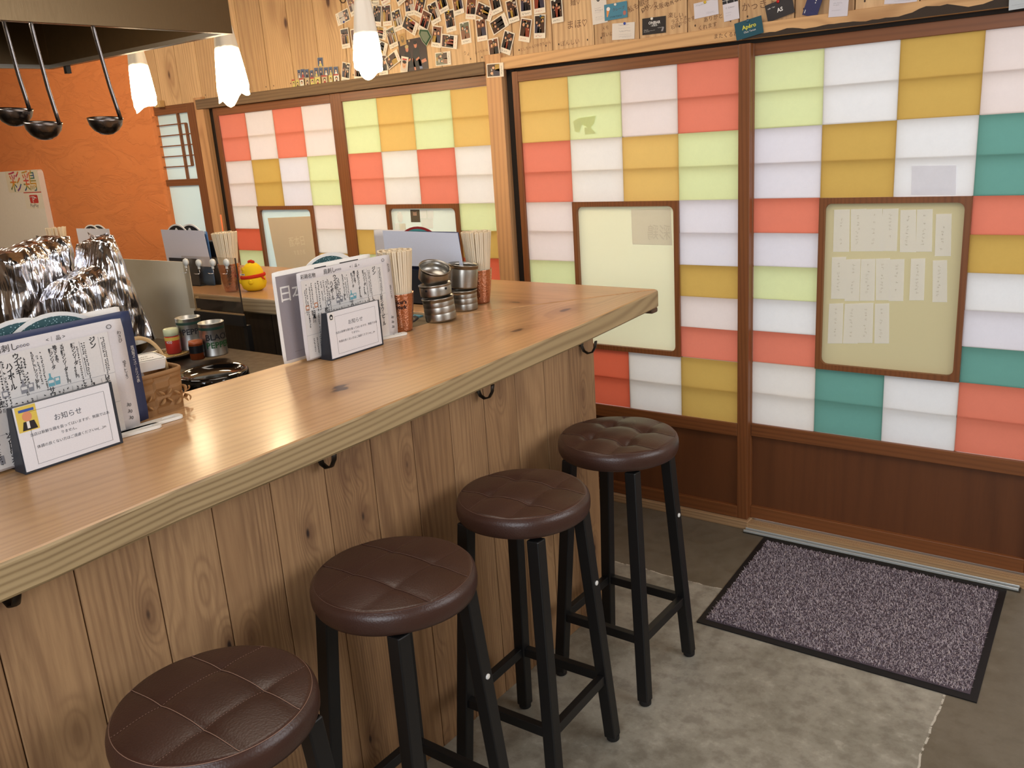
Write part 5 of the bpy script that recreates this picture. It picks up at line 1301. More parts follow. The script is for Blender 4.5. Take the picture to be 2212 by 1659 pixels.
# ================================================================== paper lamps
def lampm():
    n = NT('lamp_paper'); tc = n.a('TexCoord').outputs['Object']; z = n.a('SeparateXYZ', {0: tc}).outputs[2]
    nz = n.a('TexNoise', {'Vector': tc, 'Scale': 14.0}).outputs[0]
    zz = n.math('ADD', z, n.math('MULTIPLY', n.math('SUBTRACT', nz, 0.5), 0.03))
    f = n.a('MapRange', {0: zz, 1: -0.105, 2: -0.150, 3: 0.0, 4: 1.0}, interpolation_type='SMOOTHSTEP').outputs[0]
    f2 = n.a('MapRange', {0: zz, 1: -0.27, 2: -0.33, 3: 1.0, 4: 0.05}, interpolation_type='SMOOTHSTEP').outputs[0]
    e = n.math('ADD', n.math('MULTIPLY', n.math('MULTIPLY', f, f2), 38.0), 0.12)
    b = n.bsdf(L((214, 206, 196)), 0.8, spec=0.2)
    b.inputs['Emission Color'].default_value = (1.0, 0.80, 0.50, 1); n.l(e, b.inputs['Emission Strength']); return n.m
LM = lampm()
def lamp(label, loc, seed, H=0.30, R=0.052, tail=0.0):
    o = thing('pendant_lamp', label, 'lamp', loc, 0, 'paper pendant lamps over the far counter leg')
    rn = random.Random(seed); n = 28; m_ = 18; vs = []
    ph = rn.uniform(0, 6)
    for j in range(m_+1):
        v = j/m_; r = 0.026 + (R-0.026)*(v**0.8)
        for i in range(n):
            a = 2*pi*i/n
            crease = 1 + 0.10*sin(3*a + ph + v*1.5) + 0.05*sin(7*a + ph*2)
            z = -H*v*(1.0 if v < 1 else 1)
            if v > 0.8: z -= (v-0.8)/0.2*(0.030*max(0, sin(a*1.0 + ph)) + tail*max(0, cos(a - ph*0 - 2.6))**8 + 0.010*sin(3*a))
            if v > 0.92: r_ = r*0.93
            else: r_ = r
            vs.append((r_*crease*cos(a), r_*crease*sin(a), z))
    fs = [(j*n+i, j*n+(i+1) % n, (j+1)*n+(i+1) % n, (j+1)*n+i) for j in range(m_) for i in range(n)]
    b = MB(); b.add(vs, fs, 0, True); b.build('shade', LM, o)
    MB().lathe([(0.0, -0.075), (0.020, -0.07), (0.022, 0.0), (0.012, 0.02), (0.004, 0.024)], 20).build('socket', M['black'], o)
    MB().tube([(0, 0, 0.02), (0, 0, 2.62-loc[2])], 0.003, 8).build('cord', M['black'], o)
    return o
def lp(px, py, Y): return U(1, Y, px, py)
v = lp(781, -2, -0.72); lamp('paper pendant lamp in front of the instant photos', (v.x, v.y, v.z), 2, H=0.222, R=0.049)
v = lp(478, 38, -0.72); lamp('paper pendant lamp just under the corner of the hood, with a curled lower tip', (v.x, v.y, v.z), 5, H=0.285, R=0.064, tail=0.035)
v = lp(288, 82, -0.72); lamp('paper pendant lamp against the orange wall', (v.x, v.y, v.z), 9, H=0.275, R=0.050)

# ================================================================== panel and stickers on the orange wall
o = thing('white_board', 'tall white board with rounded corners on the orange wall', 'board', (-4.3, -0.05, 0.3))
b = MB(frame((0, -0.06, 0), (1, 0, 0))); b.prism(rrect(-4.78, -3.955, 0.25, 1.532, 0.03, 5), 0.0, -0.038); b.build('panel', flat((240, 232, 218), 0.4), o, world=True)
n = NT('rainbow_ink'); tc = n.a('TexCoord').outputs['Object']; nz_ = n.a('TexNoise', {'Vector': tc, 'Scale': 6.0, 'Detail': 1.0}).outputs[0]
n.bsdf(n.ramp(nz_, [(0.36, L((186, 40, 90))), (0.43, L((220, 80, 40))), (0.49, L((214, 160, 50))), (0.54, L((60, 120, 70))), (0.6, L((60, 80, 160))), (0.66, L((130, 60, 120)))]), 0.5); rainbow = n.m
o = thing('shop_sticker', 'cream sticker with two multicoloured brush characters on the white board', 'sticker', (-4.19, -0.061, 1.455))
b = MB(frame((0, -0.0607, 0), (1, 0, 0))); b.prism(rrect(-4.415, -3.957, 1.388, 1.531, 0.012, 4), 0.0, 0.0004); b.build('backing', flat((236, 224, 198), 0.5), o, world=True)
b = MB(frame((0, -0.0616, 0), (1, 0, 0))); b.text('彩', 0.150, -4.375, 1.405, 0, 0, sx=1.15, font_off=0.004); b.text('鶏', 0.150, -4.185, 1.405, 0, 0, sx=1.3, font_off=0.002); b.build('characters', rainbow, o, world=True)
o = thing('payment_sticker', 'small white payment sticker with a red logo under the brush-character sticker', 'sticker', (-4.08, -0.061, 1.33))
b = MB(frame((0, -0.0607, 0), (1, 0, 0))); b.prism(rrect(-4.205, -3.958, 1.275, 1.385, 0.008, 4), 0.0, 0.0004); b.build('backing', flat((240, 230, 210), 0.5), o, world=True)
b = MB(frame((0, -0.0613, 0), (1, 0, 0))); b.rect(-4.205, -3.958, 1.381, 1.387, 0, 0); b.prism(rrect(-4.135, -4.02, 1.312, 1.367, 0.010, 4), 0, 0.0002, 0); b.build('red_logo', M['red'], o, world=True)
b = MB(frame((0, -0.0617, 0), (1, 0, 0))); b.text('P', 0.062, -4.100, 1.316, 0.0002, 0, sx=1.1); b.tube([(-4.133, 1.352, 0.0003), (-4.08, 1.356, 0.0003), (-4.04, 1.345, 0.0003)], 0.003, 4); b.build('logo_letter', M['white'], o, world=True)
b = MB(frame((0, -0.0613, 0), (1, 0, 0))); b.text('PayPay', 0.034, -4.145, 1.286, 0, 0, sx=1.2); b.build('lettering', M['ink'], o, world=True)
# ================================================================== instant photographs and cards on the board wall
PM = [flat(c, 0.35) for c in ((44,30,26), (70,44,32), (120,72,48), (214,160,122), (228,178,140), (34,28,30), (140,60,38), (190,180,170), (60,56,74), (176,140,60), (96,60,44), (110,112,92), (140,96,70))]
def wp(px, py): v = U(1, 0.0, px, py); return v.x, v.z
def photo_print(b, w, h, rn, z=0.0):
    """dark room, two to five people close together"""
    bg = rn.choice((0, 0, 1, 1, 2, 10, 11)); b.rect(-w/2, w/2, -h/2, h/2, z, bg)
    for _ in range(4):
        x, y = rn.uniform(-w*.45, w*.2), rn.uniform(0, h*.35); b.rect(x, min(w/2, x+w*.3), y, min(h/2, y+h*.12), z+.0001, rn.choice((2, 7, 9, 10, 1)))
    n = rn.choice((2, 2, 3, 3, 4)) if w < h else rn.choice((3, 4, 5))
    for k in range(n):
        s = w/(n+0.6) * rn.uniform(.8, 1.15); x = -w/2 + w*(k+.6)/(n+.2) + rn.uniform(-.04, .04)*w; y = rn.uniform(-.05, .22)*h
        y0 = -h/2; x_a, x_b = max(-w/2, x-s*.85), min(w/2, x+s*.85)
        b.add([(x_a, y0, z+.0002), (x_b, y0, z+.0002), (min(w/2, x+s*.6), y-s*.5, z+.0002), (max(-w/2, x-s*.6), y-s*.5, z+.0002)], [(0, 1, 2, 3)], rn.choice((5, 5, 5, 7, 8, 6, 9, 12, 1)))
        cx = max(-w/2+s*.4, min(w/2-s*.4, x)); b.disc(cx, y+s*.10, s*.42, s*.52, z+.0003, rn.choice((5, 5, 0, 10)), 12)
        b.disc(cx, y-s*.02, s*.30, s*.38, z+.0004, rn.choice((3, 4, 3)), 12)
        if rn.random() < .4: b.disc(cx + s*.4, max(y-s*.9, -h/2+s*.2), s*.16, s*.16, z+.0004, 4, 8)
def wscrib(b, x0, x1, y, hgt, rn, mt=0, z=0.0):
    x = x0
    while x < x1:
        for _ in range(2):
            u, v = rn.uniform(0, hgt*.6), rn.uniform(-hgt*.35, hgt*.35); t = hgt*.16
            if rn.random() < .5: b.rect(x+u, x+u+hgt*.5, y+v, y+v+t, z, mt)
            else: b.rect(x+u, x+u+t, y+v-hgt*.3, y+v+hgt*.3, z, mt)
        x += hgt*0.8
pinm = {'w': flat((240, 236, 224), 0.25), 'b': flat((60, 80, 170), 0.3), 'y': flat((226, 190, 60), 0.3), 'r': flat((200, 40, 40), 0.3), 'g': flat((60, 100, 120), 0.3), 'o': flat((214, 190, 150), 0.3)}
CARD = flat((238, 226, 206), 0.4)
def pin(parent, x, y, z, c, s=1.0):
    MB(Matrix.Translation((x, y, z)) ).lathe([(0.0008, -0.004), (0.0045*s, 0.0), (0.0048*s, 0.0015), (0.003*s, 0.0034), (0.0, 0.004)], 12).build('pin', pinm[c], parent)
def instant(px, org, sc_, label, seed, pinc=None, pinat=None, depth=0.0, col='photo', words=True):
    """px: own top-left and bottom-left corner of the card in crop coordinates (the thick border is the card's bottom)"""
    (ax, ay), (bx, by) = [(org[0] + p[0]/sc_, org[1] + p[1]/sc_) for p in px]
    A_ = Vector(wp(ax, ay)); B_ = Vector(wp(bx, by)); up = (A_-B_); rot = math.atan2(up.y, up.x) - pi/2
    w_, h_ = 0.054, 0.086; mid = (A_+B_)/2; c_ = mid + Vector((cos(rot), sin(rot)))*w_/2
    o = thing('instant_photo', label, 'photo', (c_.x, -0.0012 - depth, c_.y), 0, 'instant photos pinned to the board wall')
    T = frame((0, 0, 0), (1, 0, 0)) @ Matrix.Rotation(rot, 4, 'Z')
    # a card curls a little and sits proud of the boards
    b = MB(T); b.box(-w_/2, w_/2, -h_/2, h_/2, -0.0002, 0.0006); b.build('card', CARD, o)
    rn = random.Random(seed); b = MB(T @ Matrix.Translation((0, 0.0075, 0.0009)))
    photo_print(b, 0.046, 0.062, rn); b.build('picture', PM, o)
    if words:
        b = MB(T); wscrib(b, -0.020, rn.uniform(0.004, 0.02), -0.034, 0.0062, rn, 0, 0.0009)
        if rn.random() < .3: wscrib(b, -0.02, 0.018, 0.034, 0.005, rn, 0, 0.0016)
        b.build('handwriting', M['ink'] if rn.random() < .75 else flat((200, 90, 80), 0.6), o)
    if pinc: 
        q = T @ Vector((rn.uniform(-.008, .008), 0.037, 0.0015)) if rot < 0.7 and rot > -0.7 else T @ Vector((-0.020 if False else 0.022*(1 if rot < 0 else 1), 0.0, 0.0015))
        MB(Matrix.Translation(q) @ frame((0, 0, 0), (1, 0, 0))).lathe([(0.0008, -0.002), (0.0045, 0.0), (0.0048, 0.0015), (0.003, 0.0034), (0.0, 0.004)], 12).build('pin', pinm[pinc], o)
    return o
OA, OB, S_ = (700, 0), (940, 0), 7.3733
I = [
 (((375,125),(185,225)), OA, 'instant photo turned on its side, topmost at the left edge of the collage', 'b'),
 (((372,20),(435,228)), OA, 'tilted instant photo partly behind the top of the middle lamp, at its left', None),
 (((272,465),(312,785)), OA, 'upright instant photo of a greyish group left of the middle lamp', None),
 (((430,525),(455,735)), OA, 'instant photo almost wholly hidden behind the middle lamp, left edge showing', None),
 (((300,965),(283,1305)), OA, 'instant photo standing on the dark beam beside the small picture cards', 'o'),
 (((480,985),(492,1275)), OA, 'instant photo on the dark beam below the middle lamp, writing at the foot', None),
 (((655,125),(690,440)), OA, 'instant photo just right of the neck of the middle lamp', 'w'),
 (((797,80),(790,410)), OA, 'instant photo of people in red, left neighbour of the white shirt photo', 'o'),
 (((925,95),(950,415)), OA, 'instant photo of one person in a white shirt with a blue print', 'w'),
 (((600,-240),(640,95)), OA, 'instant photo cut by the picture top above the middle lamp', None),
 (((735,-250),(745,82)), OA, 'instant photo cut by the picture top, just right of the one above the lamp', None),
 (((865,-215),(935,92)), OA, 'tilted instant photo cut by the top edge above the white shirt photo', None),
 (((1085,-190),(1210,115)), OA, 'strongly tilted instant photo at the top edge with a small heart in its border', None),
 (((1075,205),(1140,500)), OA, 'tilted instant photo with a plain border right of the white shirt photo', 'w'),
 (((1250,430),(1460,575)), OA, 'sideways instant photo with red writing left of the steeply tilted one', 'y'),
 (((775,600),(975,640)), OA, 'sideways instant photo beside the bright lamp with a written border', 'o'),
 (((985,480),(1065,790)), OA, 'instant photo showing a white round logo on dark clothes', None),
 (((800,800),(985,890)), OA, 'sideways instant photo with two dots on its border, right of the glowing lamp', 'w'),
 (((865,890),(893,1200)), OA, 'faded instant photo lowest on the right side of the middle lamp', None),
 (((1050,1115),(1240,965)), OA, 'sideways tilted instant photo between the faded one and the big dark photo', None),
 (((1270,-70),(1305,262)), OA, 'instant photo with two lines of writing at the top edge, left of the couple', None),
 (((1500,-90),(1430,215)), OA, 'instant photo of a couple leaning together at the top edge', 'o'),
 (((1592,160),(1515,450)), OA, 'instant photo leaning right, half under the tilted one with red writing', None),
 (((1643,92),(1728,408)), OA, 'tilted instant photo with a red stamp in its border above the big dark photo', 'w'),
 (((1775,-80),(1862,230)), OA, 'tilted instant photo at the top edge with bold handwriting', None),
 (((1913,190),(1958,518)), OA, 'instant photo of someone in blue with a small writing label', 'y'),
 (((1742,405),(1718,738)), OA, 'instant photo of four dark figures touching the big dark photo', None),
 (((1885,755),(2130,785)), OA, 'sideways instant photo with a purple tint and a wide blank border', 'w'),
 (((1795,1055),(2025,1030)), OA, 'sideways instant photo standing alone right of the big dark photo', 'o'),
 (((270,-80),(325,252)), OB, 'instant photo at the top edge between the blue-clothes photo and the smiling face', None),
 (((505,-50),(487,290)), OB, 'instant photo of a smiling face with a small red stamp in the border', None),
 (((650,245),(880,350)), OB, 'sideways instant photo with a pink mark on its wide border', 'w'),
 (((850,-85),(930,250)), OB, 'instant photo of a man in a cap at the top edge, partly covered', None),
 (((940,570),(1185,400)), OB, 'sideways tilted instant photo covered in black scribble', None),
 (((1130,20),(1190,390)), OB, 'instant photo of two faces over an orange tablecloth near the dark seam', 'o'),
 (((1345,-90),(1365,257)), OB, 'instant photo at the top edge with bold black writing, near the wall seam', None),
 (((1565,-130),(1587,218)), OB, 'instant photo at the top edge with a blue pin in its border', 'b'),
 (((1850,0),(1877,382)), OB, 'rightmost instant photo, three faces and a yellow shirt', 'w'),
 (((1378,275),(1332,655)), OB, 'instant photo leaning right, with a black heart on its border', None),
 (((1592,238),(1587,615)), OB, 'upright instant photo with a dark pin right of the one with a black heart', 'g'),
 (((385,362),(427,717)), OB, 'instant photo of a person in a dark coat, alone between two seams', 'w'),
 (((650,312),(685,673)), OB, 'instant photo with pale handwriting right of the dark coat photo', 'w'),
 (((860,632),(902,985)), OB, 'instant photo with an orange dog-like shape above the pale post', 'w'),
 (((1112,475),(1035,820)), OB, 'strongly leaning instant photo right of the one above the post', 'w'),
 (((880,1240),(1145,1220)), OB, 'lowest instant photo, sideways, fixed on the pale post between the doors', None),
]
for i, (px, og, lab, pn) in enumerate(I):
    d = 0.0016*((i*7) % 5)
    if i == len(I)-1: d = 0.021
    if i == len(I)-3: d = 0.010
    if i in (4, 5): d = 0.002
    instant(px, og, S_, lab, 100+i, pn, depth=d)

def wallcard(name, label, cat, TL, BL, TR, th, depth, draw, mat, pinc=None, group=None, pinuv=(0.5, 0.93)):
    a, b_, c_ = Vector(wp(*TL)), Vector(wp(*BL)), Vector(wp(*TR))
    u = (c_-a); w_ = u.length; rot = math.atan2(u.y, u.x); h_ = abs((a-b_).x*-sin(rot) + (a-b_).y*cos(rot))
    o = thing(name, label, cat, (b_.x, -0.0012-depth, b_.y), 0, group); T = frame((0, 0, 0), (1, 0, 0)) @ Matrix.Rotation(rot, 4, 'Z')
    MB(T).box(0, w_, 0, h_, -0.0002, th).build('card', mat, o)
    if draw:
        b = MB(T @ Matrix.Translation((0, 0, th+0.0003))); mats = draw(b, w_, h_); b.build('printing', mats, o)
    if pinc:
        q = T @ Vector((w_*pinuv[0], h_*pinuv[1], th+0.0008))
        MB(Matrix.Translation(q) @ frame((0, 0, 0), (1, 0, 0))).lathe([(0.0008, -0.002), (0.0048, 0.0), (0.0052, 0.0015), (0.003, 0.0036), (0.0, 0.0042)], 14).build('pin', pinm[pinc], o)
    return o
def ca(x, y): return (700 + x/S_, y/S_)
# big dark photograph, redrawn as two plain seated figures
def bigphoto(b, w, h):
    b.rect(0, w, 0, h, 0, 0); z = .0002
    for cx, hh in ((w*.30, h*.62), (w*.62, h*.70)):
        b.add([(cx-w*.16, h*.12, z), (cx+w*.16, h*.12, z), (cx+w*.11, hh, z), (cx-w*.10, hh, z)], [(0, 1, 2, 3)], 1)
        b.disc(cx, hh+h*.10, w*.055, h*.10, z+.0001, 2, 14); b.disc(cx, hh+h*.17, w*.065, h*.06, z+.0002, 3 if cx < w/2 else 1, 14)
        b.add([(cx-w*.02, h*.30, z+.0002), (cx+w*.10, h*.36, z+.0002), (cx+w*.09, h*.42, z+.0002), (cx-w*.03, h*.36, z+.0002)], [(0, 1, 2, 3)], 2)
    b.add([(w*.50, h*.02, z), (w*.56, h*.02, z), (w*.52, h*.40, z), (w*.46, h*.40, z)], [(0, 1, 2, 3)], 2)
    b.add([(w*.70, h*.04, z), (w*.80, h*.04, z), (w*.74, h*.34, z), (w*.66, h*.34, z)], [(0, 1, 2, 3)], 4)
    b.add([(w*.80, h*.20, z), (w*.97, h*.24, z), (w*.94, h*.34, z), (w*.78, h*.30, z)], [(0, 1, 2, 3)], 2)
    return [flat((58, 40, 40), 0.3), flat((26, 24, 30), 0.4), flat((214, 140, 110), 0.5), flat((200, 176, 120), 0.5), flat((130, 140, 170), 0.5)]
wallcard('photo_print', 'large dark photograph of two seated people in black shirts', 'photo', ca(1222, 655), ca(1240, 1165), ca(1655, 570), 0.0006, 0.0006, bigphoto, flat((50, 36, 36), 0.3), 'o', pinuv=(0.42, .95))
def facep(b, w, h):
    b.rect(w*.08, w*.92, h*.12, h*.92, 0, 0); b.disc(w*.5, h*.5, w*.26, h*.22, .0002, 1, 16); b.disc(w*.5, h*.68, w*.28, h*.1, .0003, 2, 16); b.rect(w*.4, w*.6, h*.40, h*.42, .0004, 2); b.rect(w*.2, w*.8, h*.80, h*.88, .0002, 3)
    return [flat((220, 206, 190), .5), flat((226, 170, 130), .5), flat((50, 34, 30), .5), M['red']]
wallcard('instant_photo', 'instant photo of a single pale face overlapping the big dark photograph', 'photo', ca(1247, 893), ca(1228, 1152), ca(1360, 915), 0.0007, 0.004, facep, CARD, group='instant photos pinned to the board wall')
def sqp(b, w, h): b.rect(w*.06, w*.94, h*.06, h*.94, 0, 0); b.disc(w*.5, h*.5, w*.25, h*.3, .0002, 1, 12); b.disc(w*.5, h*.6, w*.15, h*.14, .0003, 0, 12); return [flat((190, 150, 90), .5), flat((130, 110, 80), .5)]
wallcard('small_square_print', 'small brownish square print above the corner of the big dark photograph', 'print', ca(1168, 562), ca(1222, 738), ca(1268, 525), 0.0006, 0.001, sqp, flat((206, 170, 110), .5))
o = thing('green_glass_tag', 'green transparent plastic tag over a photo above the big dark photograph', 'tag', (0, 0, 0))
p = [wp(*ca(*q)) for q in ((1560, 470), (1690, 480), (1745, 590), (1665, 735), (1600, 660), (1545, 540))]
c_ = Vector((sum(a for a, _ in p)/6, 0, sum(a for _, a in p)/6)); o.location = (c_.x, -0.012, c_.z)
b = MB(frame((0, 0, 0), (1, 0, 0))); b.prism([(a-c_.x, d-c_.z) for a, d in reversed(p)], 0, 0.002); b.build('tag', flat((70, 96, 72), 0.12), o)
b = MB(frame((0, 0, 0), (1, 0, 0))); b.prism([((a-c_.x)*.72, (d-c_.z)*.72) for a, d in reversed(p)], 0.0021, 0.003); b.build('insert', flat((130, 140, 116), 0.2), o)
b = MB(frame((0, 0, 0), (1, 0, 0))); b.tube([((a-c_.x), (d-c_.z), 0.0015) for a, d in p], 0.0012, 5, closed=True); b.build('rim', flat((214, 214, 190), 0.2), o)
# iron ring at the top left
v = wp(742, -2); o = thing('iron_ring', 'dark iron ring on the boards left of the middle lamp, cut by the picture top', 'ring', (v[0], -0.004, v[1]))
MB(frame((0, 0, 0), (1, 0, 0))).tube([(0.019*cos(t), 0.016*sin(t), 0) for t in [2*pi*i/28 for i in range(28)]], 0.0022, 8, closed=True).build('ring', flat((80, 56, 40), 0.5), o)

# business cards
K = flat((228, 220, 210), 0.5); W2 = flat((222, 218, 226), 0.5)
def cc(x, y): return (1200 + x/S_, y/S_)
def cd(x, y): return (1480 + x/S_, y/S_)
def ce(x, y): return (1760 + x/4.894, y/4.894)
INK = [M['ink'], flat((150, 146, 150), .6), M['white'], flat((80, 84, 150), .6)]
def lines(b, w, h, L_, mt=1, seed=1):
    rn = random.Random(seed)
    for (u0, u1, v, s) in L_: wscrib(b, w*u0, w*u1, h*v, s, rn, mt, 0.0)
def c_a(b, w, h):
    b.disc(w*.48, h*.80, w*.13, w*.17, 0, 0, 8); b.rect(w*.42, w*.54, h*.80, h*.83, .0002, 2); b.rect(w*.42, w*.54, h*.75, h*.78, .0002, 2)
    lines(b, w, h, [(.2, .6, .50, .003), (.2, .7, .43, .0055), (.2, .6, .37, .002), (.2, .65, .22, .003), (.2, .8, .17, .002), (.2, .8, .13, .002)], 1); return INK
wallcard('business_card', 'upright white card with a black emblem, partly behind the blue cone card', 'card', cc(478, -75), cc(600, 400), cc(715, -130), .0004, .001, c_a, K, None, 'cards pinned above the doors')
def c_b(b, w, h):
    b.add([(w*.10, h*.22, 0), (w*.14, h*.22, 0), (w*.24, h*.62, 0), (w*.10, h*.66, 0)], [(0, 1, 2, 3)], 0); b.disc(w*.18, h*.70, w*.08, h*.12, .0002, 1, 14)
    b.text('クレープ', w*.135, w*.36, h*.50, 0, 2, rot=0.05); b.text('OTONI TOKYO', w*.085, w*.22, h*.12, 0, 3, sx=.9)
    b.disc(w*.88, h*.30, w*.07, h*.14, 0, 4, 12); return [flat((226, 150, 80), .5), M['white'], flat((90, 60, 50), .5), M['ink'], flat((180, 110, 100), .5)]
wallcard('business_card', 'blue card with an ice-cream cone drawn on it', 'card', cc(762, 85), cc(795, 337), cc(1125, 18), .0004, .003, c_b, flat((70, 134, 160), .4), 'w', 'cards pinned above the doors', (.5, .9))
def c_c(b, w, h):
    lines(b, w, h, [(.28, .75, .86, .005), (.28, .8, .68, .002), (.30, .8, .50, .005), (.3, .85, .30, .002), (.3, .85, .18, .003), (.45, .8, .12, .002)], 1, 2); return INK
wallcard('business_card', 'white card with spaced characters under a blue pin, left of the black bar card', 'card', cc(903, 378), cc(906, 640), cc(1260, 350), .0004, .001, c_c, K, 'b', 'cards pinned above the doors', (.56, .95))
def c_d(b, w, h):
    b.text('ONJBAR', h*.24, w*.52, h*.60, 0, 2, align='CENTER', font_off=.02, sx=.95); b.text('~武蔵野~', h*.13, w*.52, h*.46, 0, 2, align='CENTER')
    lines(b, w, h, [(.06, .25, .28, .003), (.06, .55, .22, .002), (.06, .3, .16, .002), (.66, .85, .34, .003)], 2, 3)
    b.add([(w*.80, h*.12, 0), (w*.88, h*.10, 0), (w*.93, h*.34, 0), (w*.87, h*.38, 0)], [(0, 1, 2, 3)], 1); return INK
wallcard('business_card', 'black card lettered ONJBAR on the middle of the board wall', 'card', cc(1380, 300), cc(1388, 562), cc(1755, 252), .0004, .001, c_d, flat((38, 34, 36), .4), 'w', 'cards pinned above the doors', (.42, .93))
def c_e(b, w, h): lines(b, w, h, [(.06, .4, .82, .004), (.5, .8, .25, .002), (.5, .85, .18, .002)], 1, 4); b.rect(w*.03, w*.55, h*.9, h*.905, 0, 1); return INK
wallcard('business_card', 'lilac-white plain card under a yellow pin', 'card', cd(135, 62), cd(155, 305), cd(520, -25), .0004, .001, c_e, W2, 'y', 'cards pinned above the doors', (.48, .93))
def c_f(b, w, h):
    b.rect(0, w, h*.56, h, 0, 0); b.rect(w*.28, w*.31, h*.56, h, .0002, 2); b.rect(w*.74, w*.76, h*.56, h, .0002, 2); b.rect(0, w, h*.66, h*.672, .0002, 2)
    b.text('C. Coloeur', h*.07, w*.18, h*.40, 0, 1); lines(b, w, h, [(.15, .5, .26, .002), (.15, .45, .18, .002)], 1, 5); return INK
wallcard('business_card', 'upright card, black picture above and white script below', 'card', cd(555, -130), cd(625, 352), cd(800, -195), .0004, .001, c_f, W2, None, 'cards pinned above the doors')
def c_g(b, w, h):
    b.text('Apéro', h*.34, w*.52, h*.50, 0, 0, align='CENTER', sx=1.0, font_off=.02); b.text('Chez Tamaé', h*.15, w*.52, h*.28, 0, 2, align='CENTER'); return [flat((222, 216, 70), .5), M['ink'], M['white']]
wallcard('business_card', 'teal card lettered Apéro in yellow hanging over the beam edge', 'card', cd(828, 385), cd(862, 655), cd(1258, 248), .0004, .021, c_g, flat((28, 82, 98), .4), 'g', 'cards pinned above the doors', (.5, .93))
def c_h(b, w, h):
    b.text('AS', h*.32, w*.40, h*.36, 0, 2, font_off=.03); b.text('cafe・bar', h*.12, w*.08, h*.70, 0, 2); return INK
wallcard('business_card', 'dark card lettered cafe bar AS under a red pin', 'card', cd(1262, 102), cd(1330, 362), cd(1690, -70), .0004, .004, c_h, flat((46, 42, 44), .45), 'r', 'cards pinned above the doors', (.5, .95))
def c_i(b, w, h):
    for k in range(3): b.disc(w*.62, h*(.56+.09*k), .0016, .0022, 0, 2, 8); 
    for k in range(3): b.disc(w*.12, h*(.10+.05*k), .0016, .0016, 0, 2, 8)
    lines(b, w, h, [(.25, .8, .16, .002), (.25, .7, .11, .002)], 3, 6); return INK
wallcard('business_card', 'navy blue upright card slanting to the right', 'card', cd(2010, -160), cd(1885, 240), cd(2240, -110), .0004, .012, c_i, flat((44, 46, 92), .45), None, 'cards pinned above the doors')
def c_j(b, w, h): b.rect(w*.2, w*.62, h*.62, h*.66, 0, 3); lines(b, w, h, [(.2, .6, .53, .003), (.2, .65, .42, .003), (.2, .5, .36, .003), (.15, .6, .2, .002)], 1, 7); return INK
wallcard('business_card', 'upright white card with a purple line of print', 'card', ce(150, -150), ce(165, 188), ce(352, -170), .0004, .019, c_j, W2, None, 'cards pinned above the doors')
def c_k(b, w, h): lines(b, w, h, [(.3, .8, .12, .002), (.1, .9, .25, .002)], 1, 8); return INK
wallcard('business_card', 'white card at the top edge whose foot rests on the pale beam', 'card', ce(730, -170), ce(735, 46), ce(1078, -195), .0004, .001, c_k, W2, None, 'cards pinned above the doors')
wallcard('business_card', 'greyish card at the right picture edge overlapping the brown door rail', 'card', ce(2035, -60), ce(2062, 117), ce(2330, -110), .0004, .020, c_k, flat((196, 202, 204), .5), None, 'cards pinned above the doors')

# marker writing on the boards
wr = MB()
def wtext(s, px, py, size, rot=0.0, sx=1.0):
    x, z = wp(px, py); b = MB(Matrix.Translation((x, -0.0006, z)) @ frame((0, 0, 0), (1, 0, 0)) @ Matrix.Rotation(rot, 4, 'Z')); b.text(s, size, 0, 0, 0, sx=sx, font_off=-0.012*size/0.03 if False else 0)
    wr.add(b.v, b.f)
wtext('まほ♡', 1224, 62, .034, -.02); wtext('ぽんしい', 1211, 100, .022, .02); wtext('としちゃん♡ゆきちゃん', 1124, 111, .014, .10); wtext('りょ', 1001, 118, .018, -.2); wtext('らーちゃん', 1026, 118, .014, .12)
wtext('麺♡', 1232, 12, .026); wtext('メモ', 1300, 66, .016, .1); wtext('買いに', 1299, 80, .018, .0); wtext('私も歌手です', 1358, 28, .024, .30); wtext('ドリンク', 1385, 30, .018, .3)
wtext('大阪のバー', 1413, 22, .020, .12); wtext('セトリいっぱい', 1438, 16, .018, .25); wtext('楽しい', 1443, 38, .020, -.1); wtext('ラストオ', 1450, 52, .016, .15); wtext('石垣からです', 1450, 64, .016, .25); wtext('DM!', 1388, 28, .02, .5); wtext('かっきょ', 1602, 24, .030, .02); wtext('ありがとう', 1520, 48, .018, .1); wtext('くれます', 1508, 66, .018, .1)
wtext('またくるね', 1546, 84, .018, 0)
wr.v = [(x, (-0.0186 if z < 1.845 and x > -0.07 else y), z) for x, y, z in wr.v]
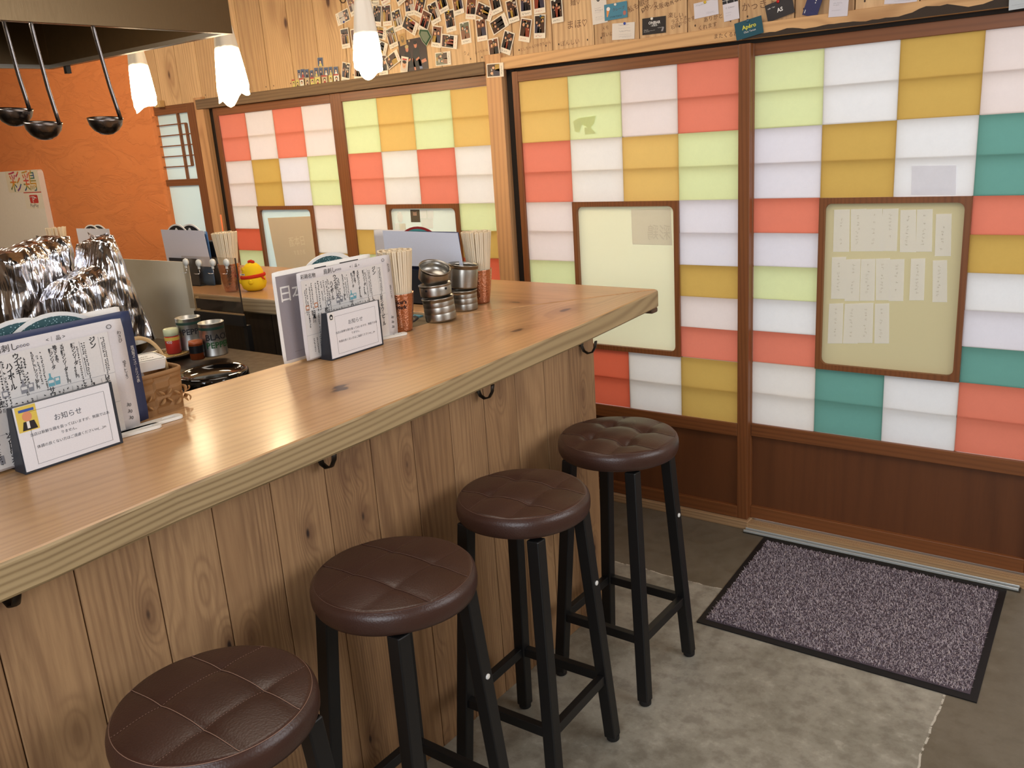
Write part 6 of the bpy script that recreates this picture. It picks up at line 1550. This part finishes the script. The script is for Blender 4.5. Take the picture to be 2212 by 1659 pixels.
tag(wr.build('marker_writing', flat((118, 84, 58), 0.6), wb), None)

# small picture cards lined up on the dark beam
def cs(x, y): return (620 + x/11.06, 100 + y/11.06)
cards = [((150,800),(165,1005),235), ((240,800),(250,995),335), ((340,770),(350,990),450), ((462,760),(470,975),575), ((585,750),(600,960),700), ((705,735),(712,945),845), ((850,700),(870,915),1000), ((1030,690),(1040,900),1130), ((1150,670),(1160,885),1290),
         ((262,560),(275,770),345), ((350,540),(352,760),450), ((455,545),(460,760),548), ((560,570),(566,765),655), ((665,510),(672,735),775), ((785,505),(790,715),885), ((892,500),(898,705),1005), ((1015,490),(1022,690),1110), ((1130,485),(1140,685),1250), ((728,268),(745,490),882)]
pal = [flat(c, .4) for c in ((196,176,140), (70,84,120), (40,30,30), (228,186,150), (176,60,50), (214,200,110), (230,226,214), (110,70,60))]
for i, (TL, BL, xr) in enumerate(cards):
    rn = random.Random(40+i)
    def dr(b, w, h, rn=rn, i=i):
        b.rect(w*.05, w*.95, h*.04, h*.96, 0, 1 if i >= 9 else rn.choice((0, 5, 6))); b.disc(w*.5, h*.55, w*.24, h*.2, .0002, 2, 10); b.disc(w*.5, h*.50, w*.16, h*.13, .0003, 3, 10)
        b.add([(w*.2, h*.06, .0002), (w*.8, h*.06, .0002), (w*.65, h*.38, .0002), (w*.35, h*.38, .0002)], [(0, 1, 2, 3)], rn.choice((6, 2, 7, 4, 5)))
        if i < 9 and i % 2 == 0: b.rect(-w*.05, w*.9, h*.86, h*1.02, .0003, 4)
        return pal
    where = 'topmost of all' if i == 18 else ('upper row, card %s from the left' % ('first second third fourth fifth sixth seventh eighth ninth'.split()[i-9]) if i >= 9 else 'bottom row, card %s from the left' % ('first second third fourth fifth sixth seventh eighth ninth'.split()[i]))
    tr_x = TL[0] + (xr - BL[0])
    wallcard('picture_card', 'small picture card above the dark beam, ' + where, 'picture card', cs(*TL), cs(*BL), cs(tr_x, TL[1]-8), .0006, .0005 + .0012*(i % 3) + (.004 if i < 9 else 0), dr, pal[0], None, 'small picture cards on the dark beam')
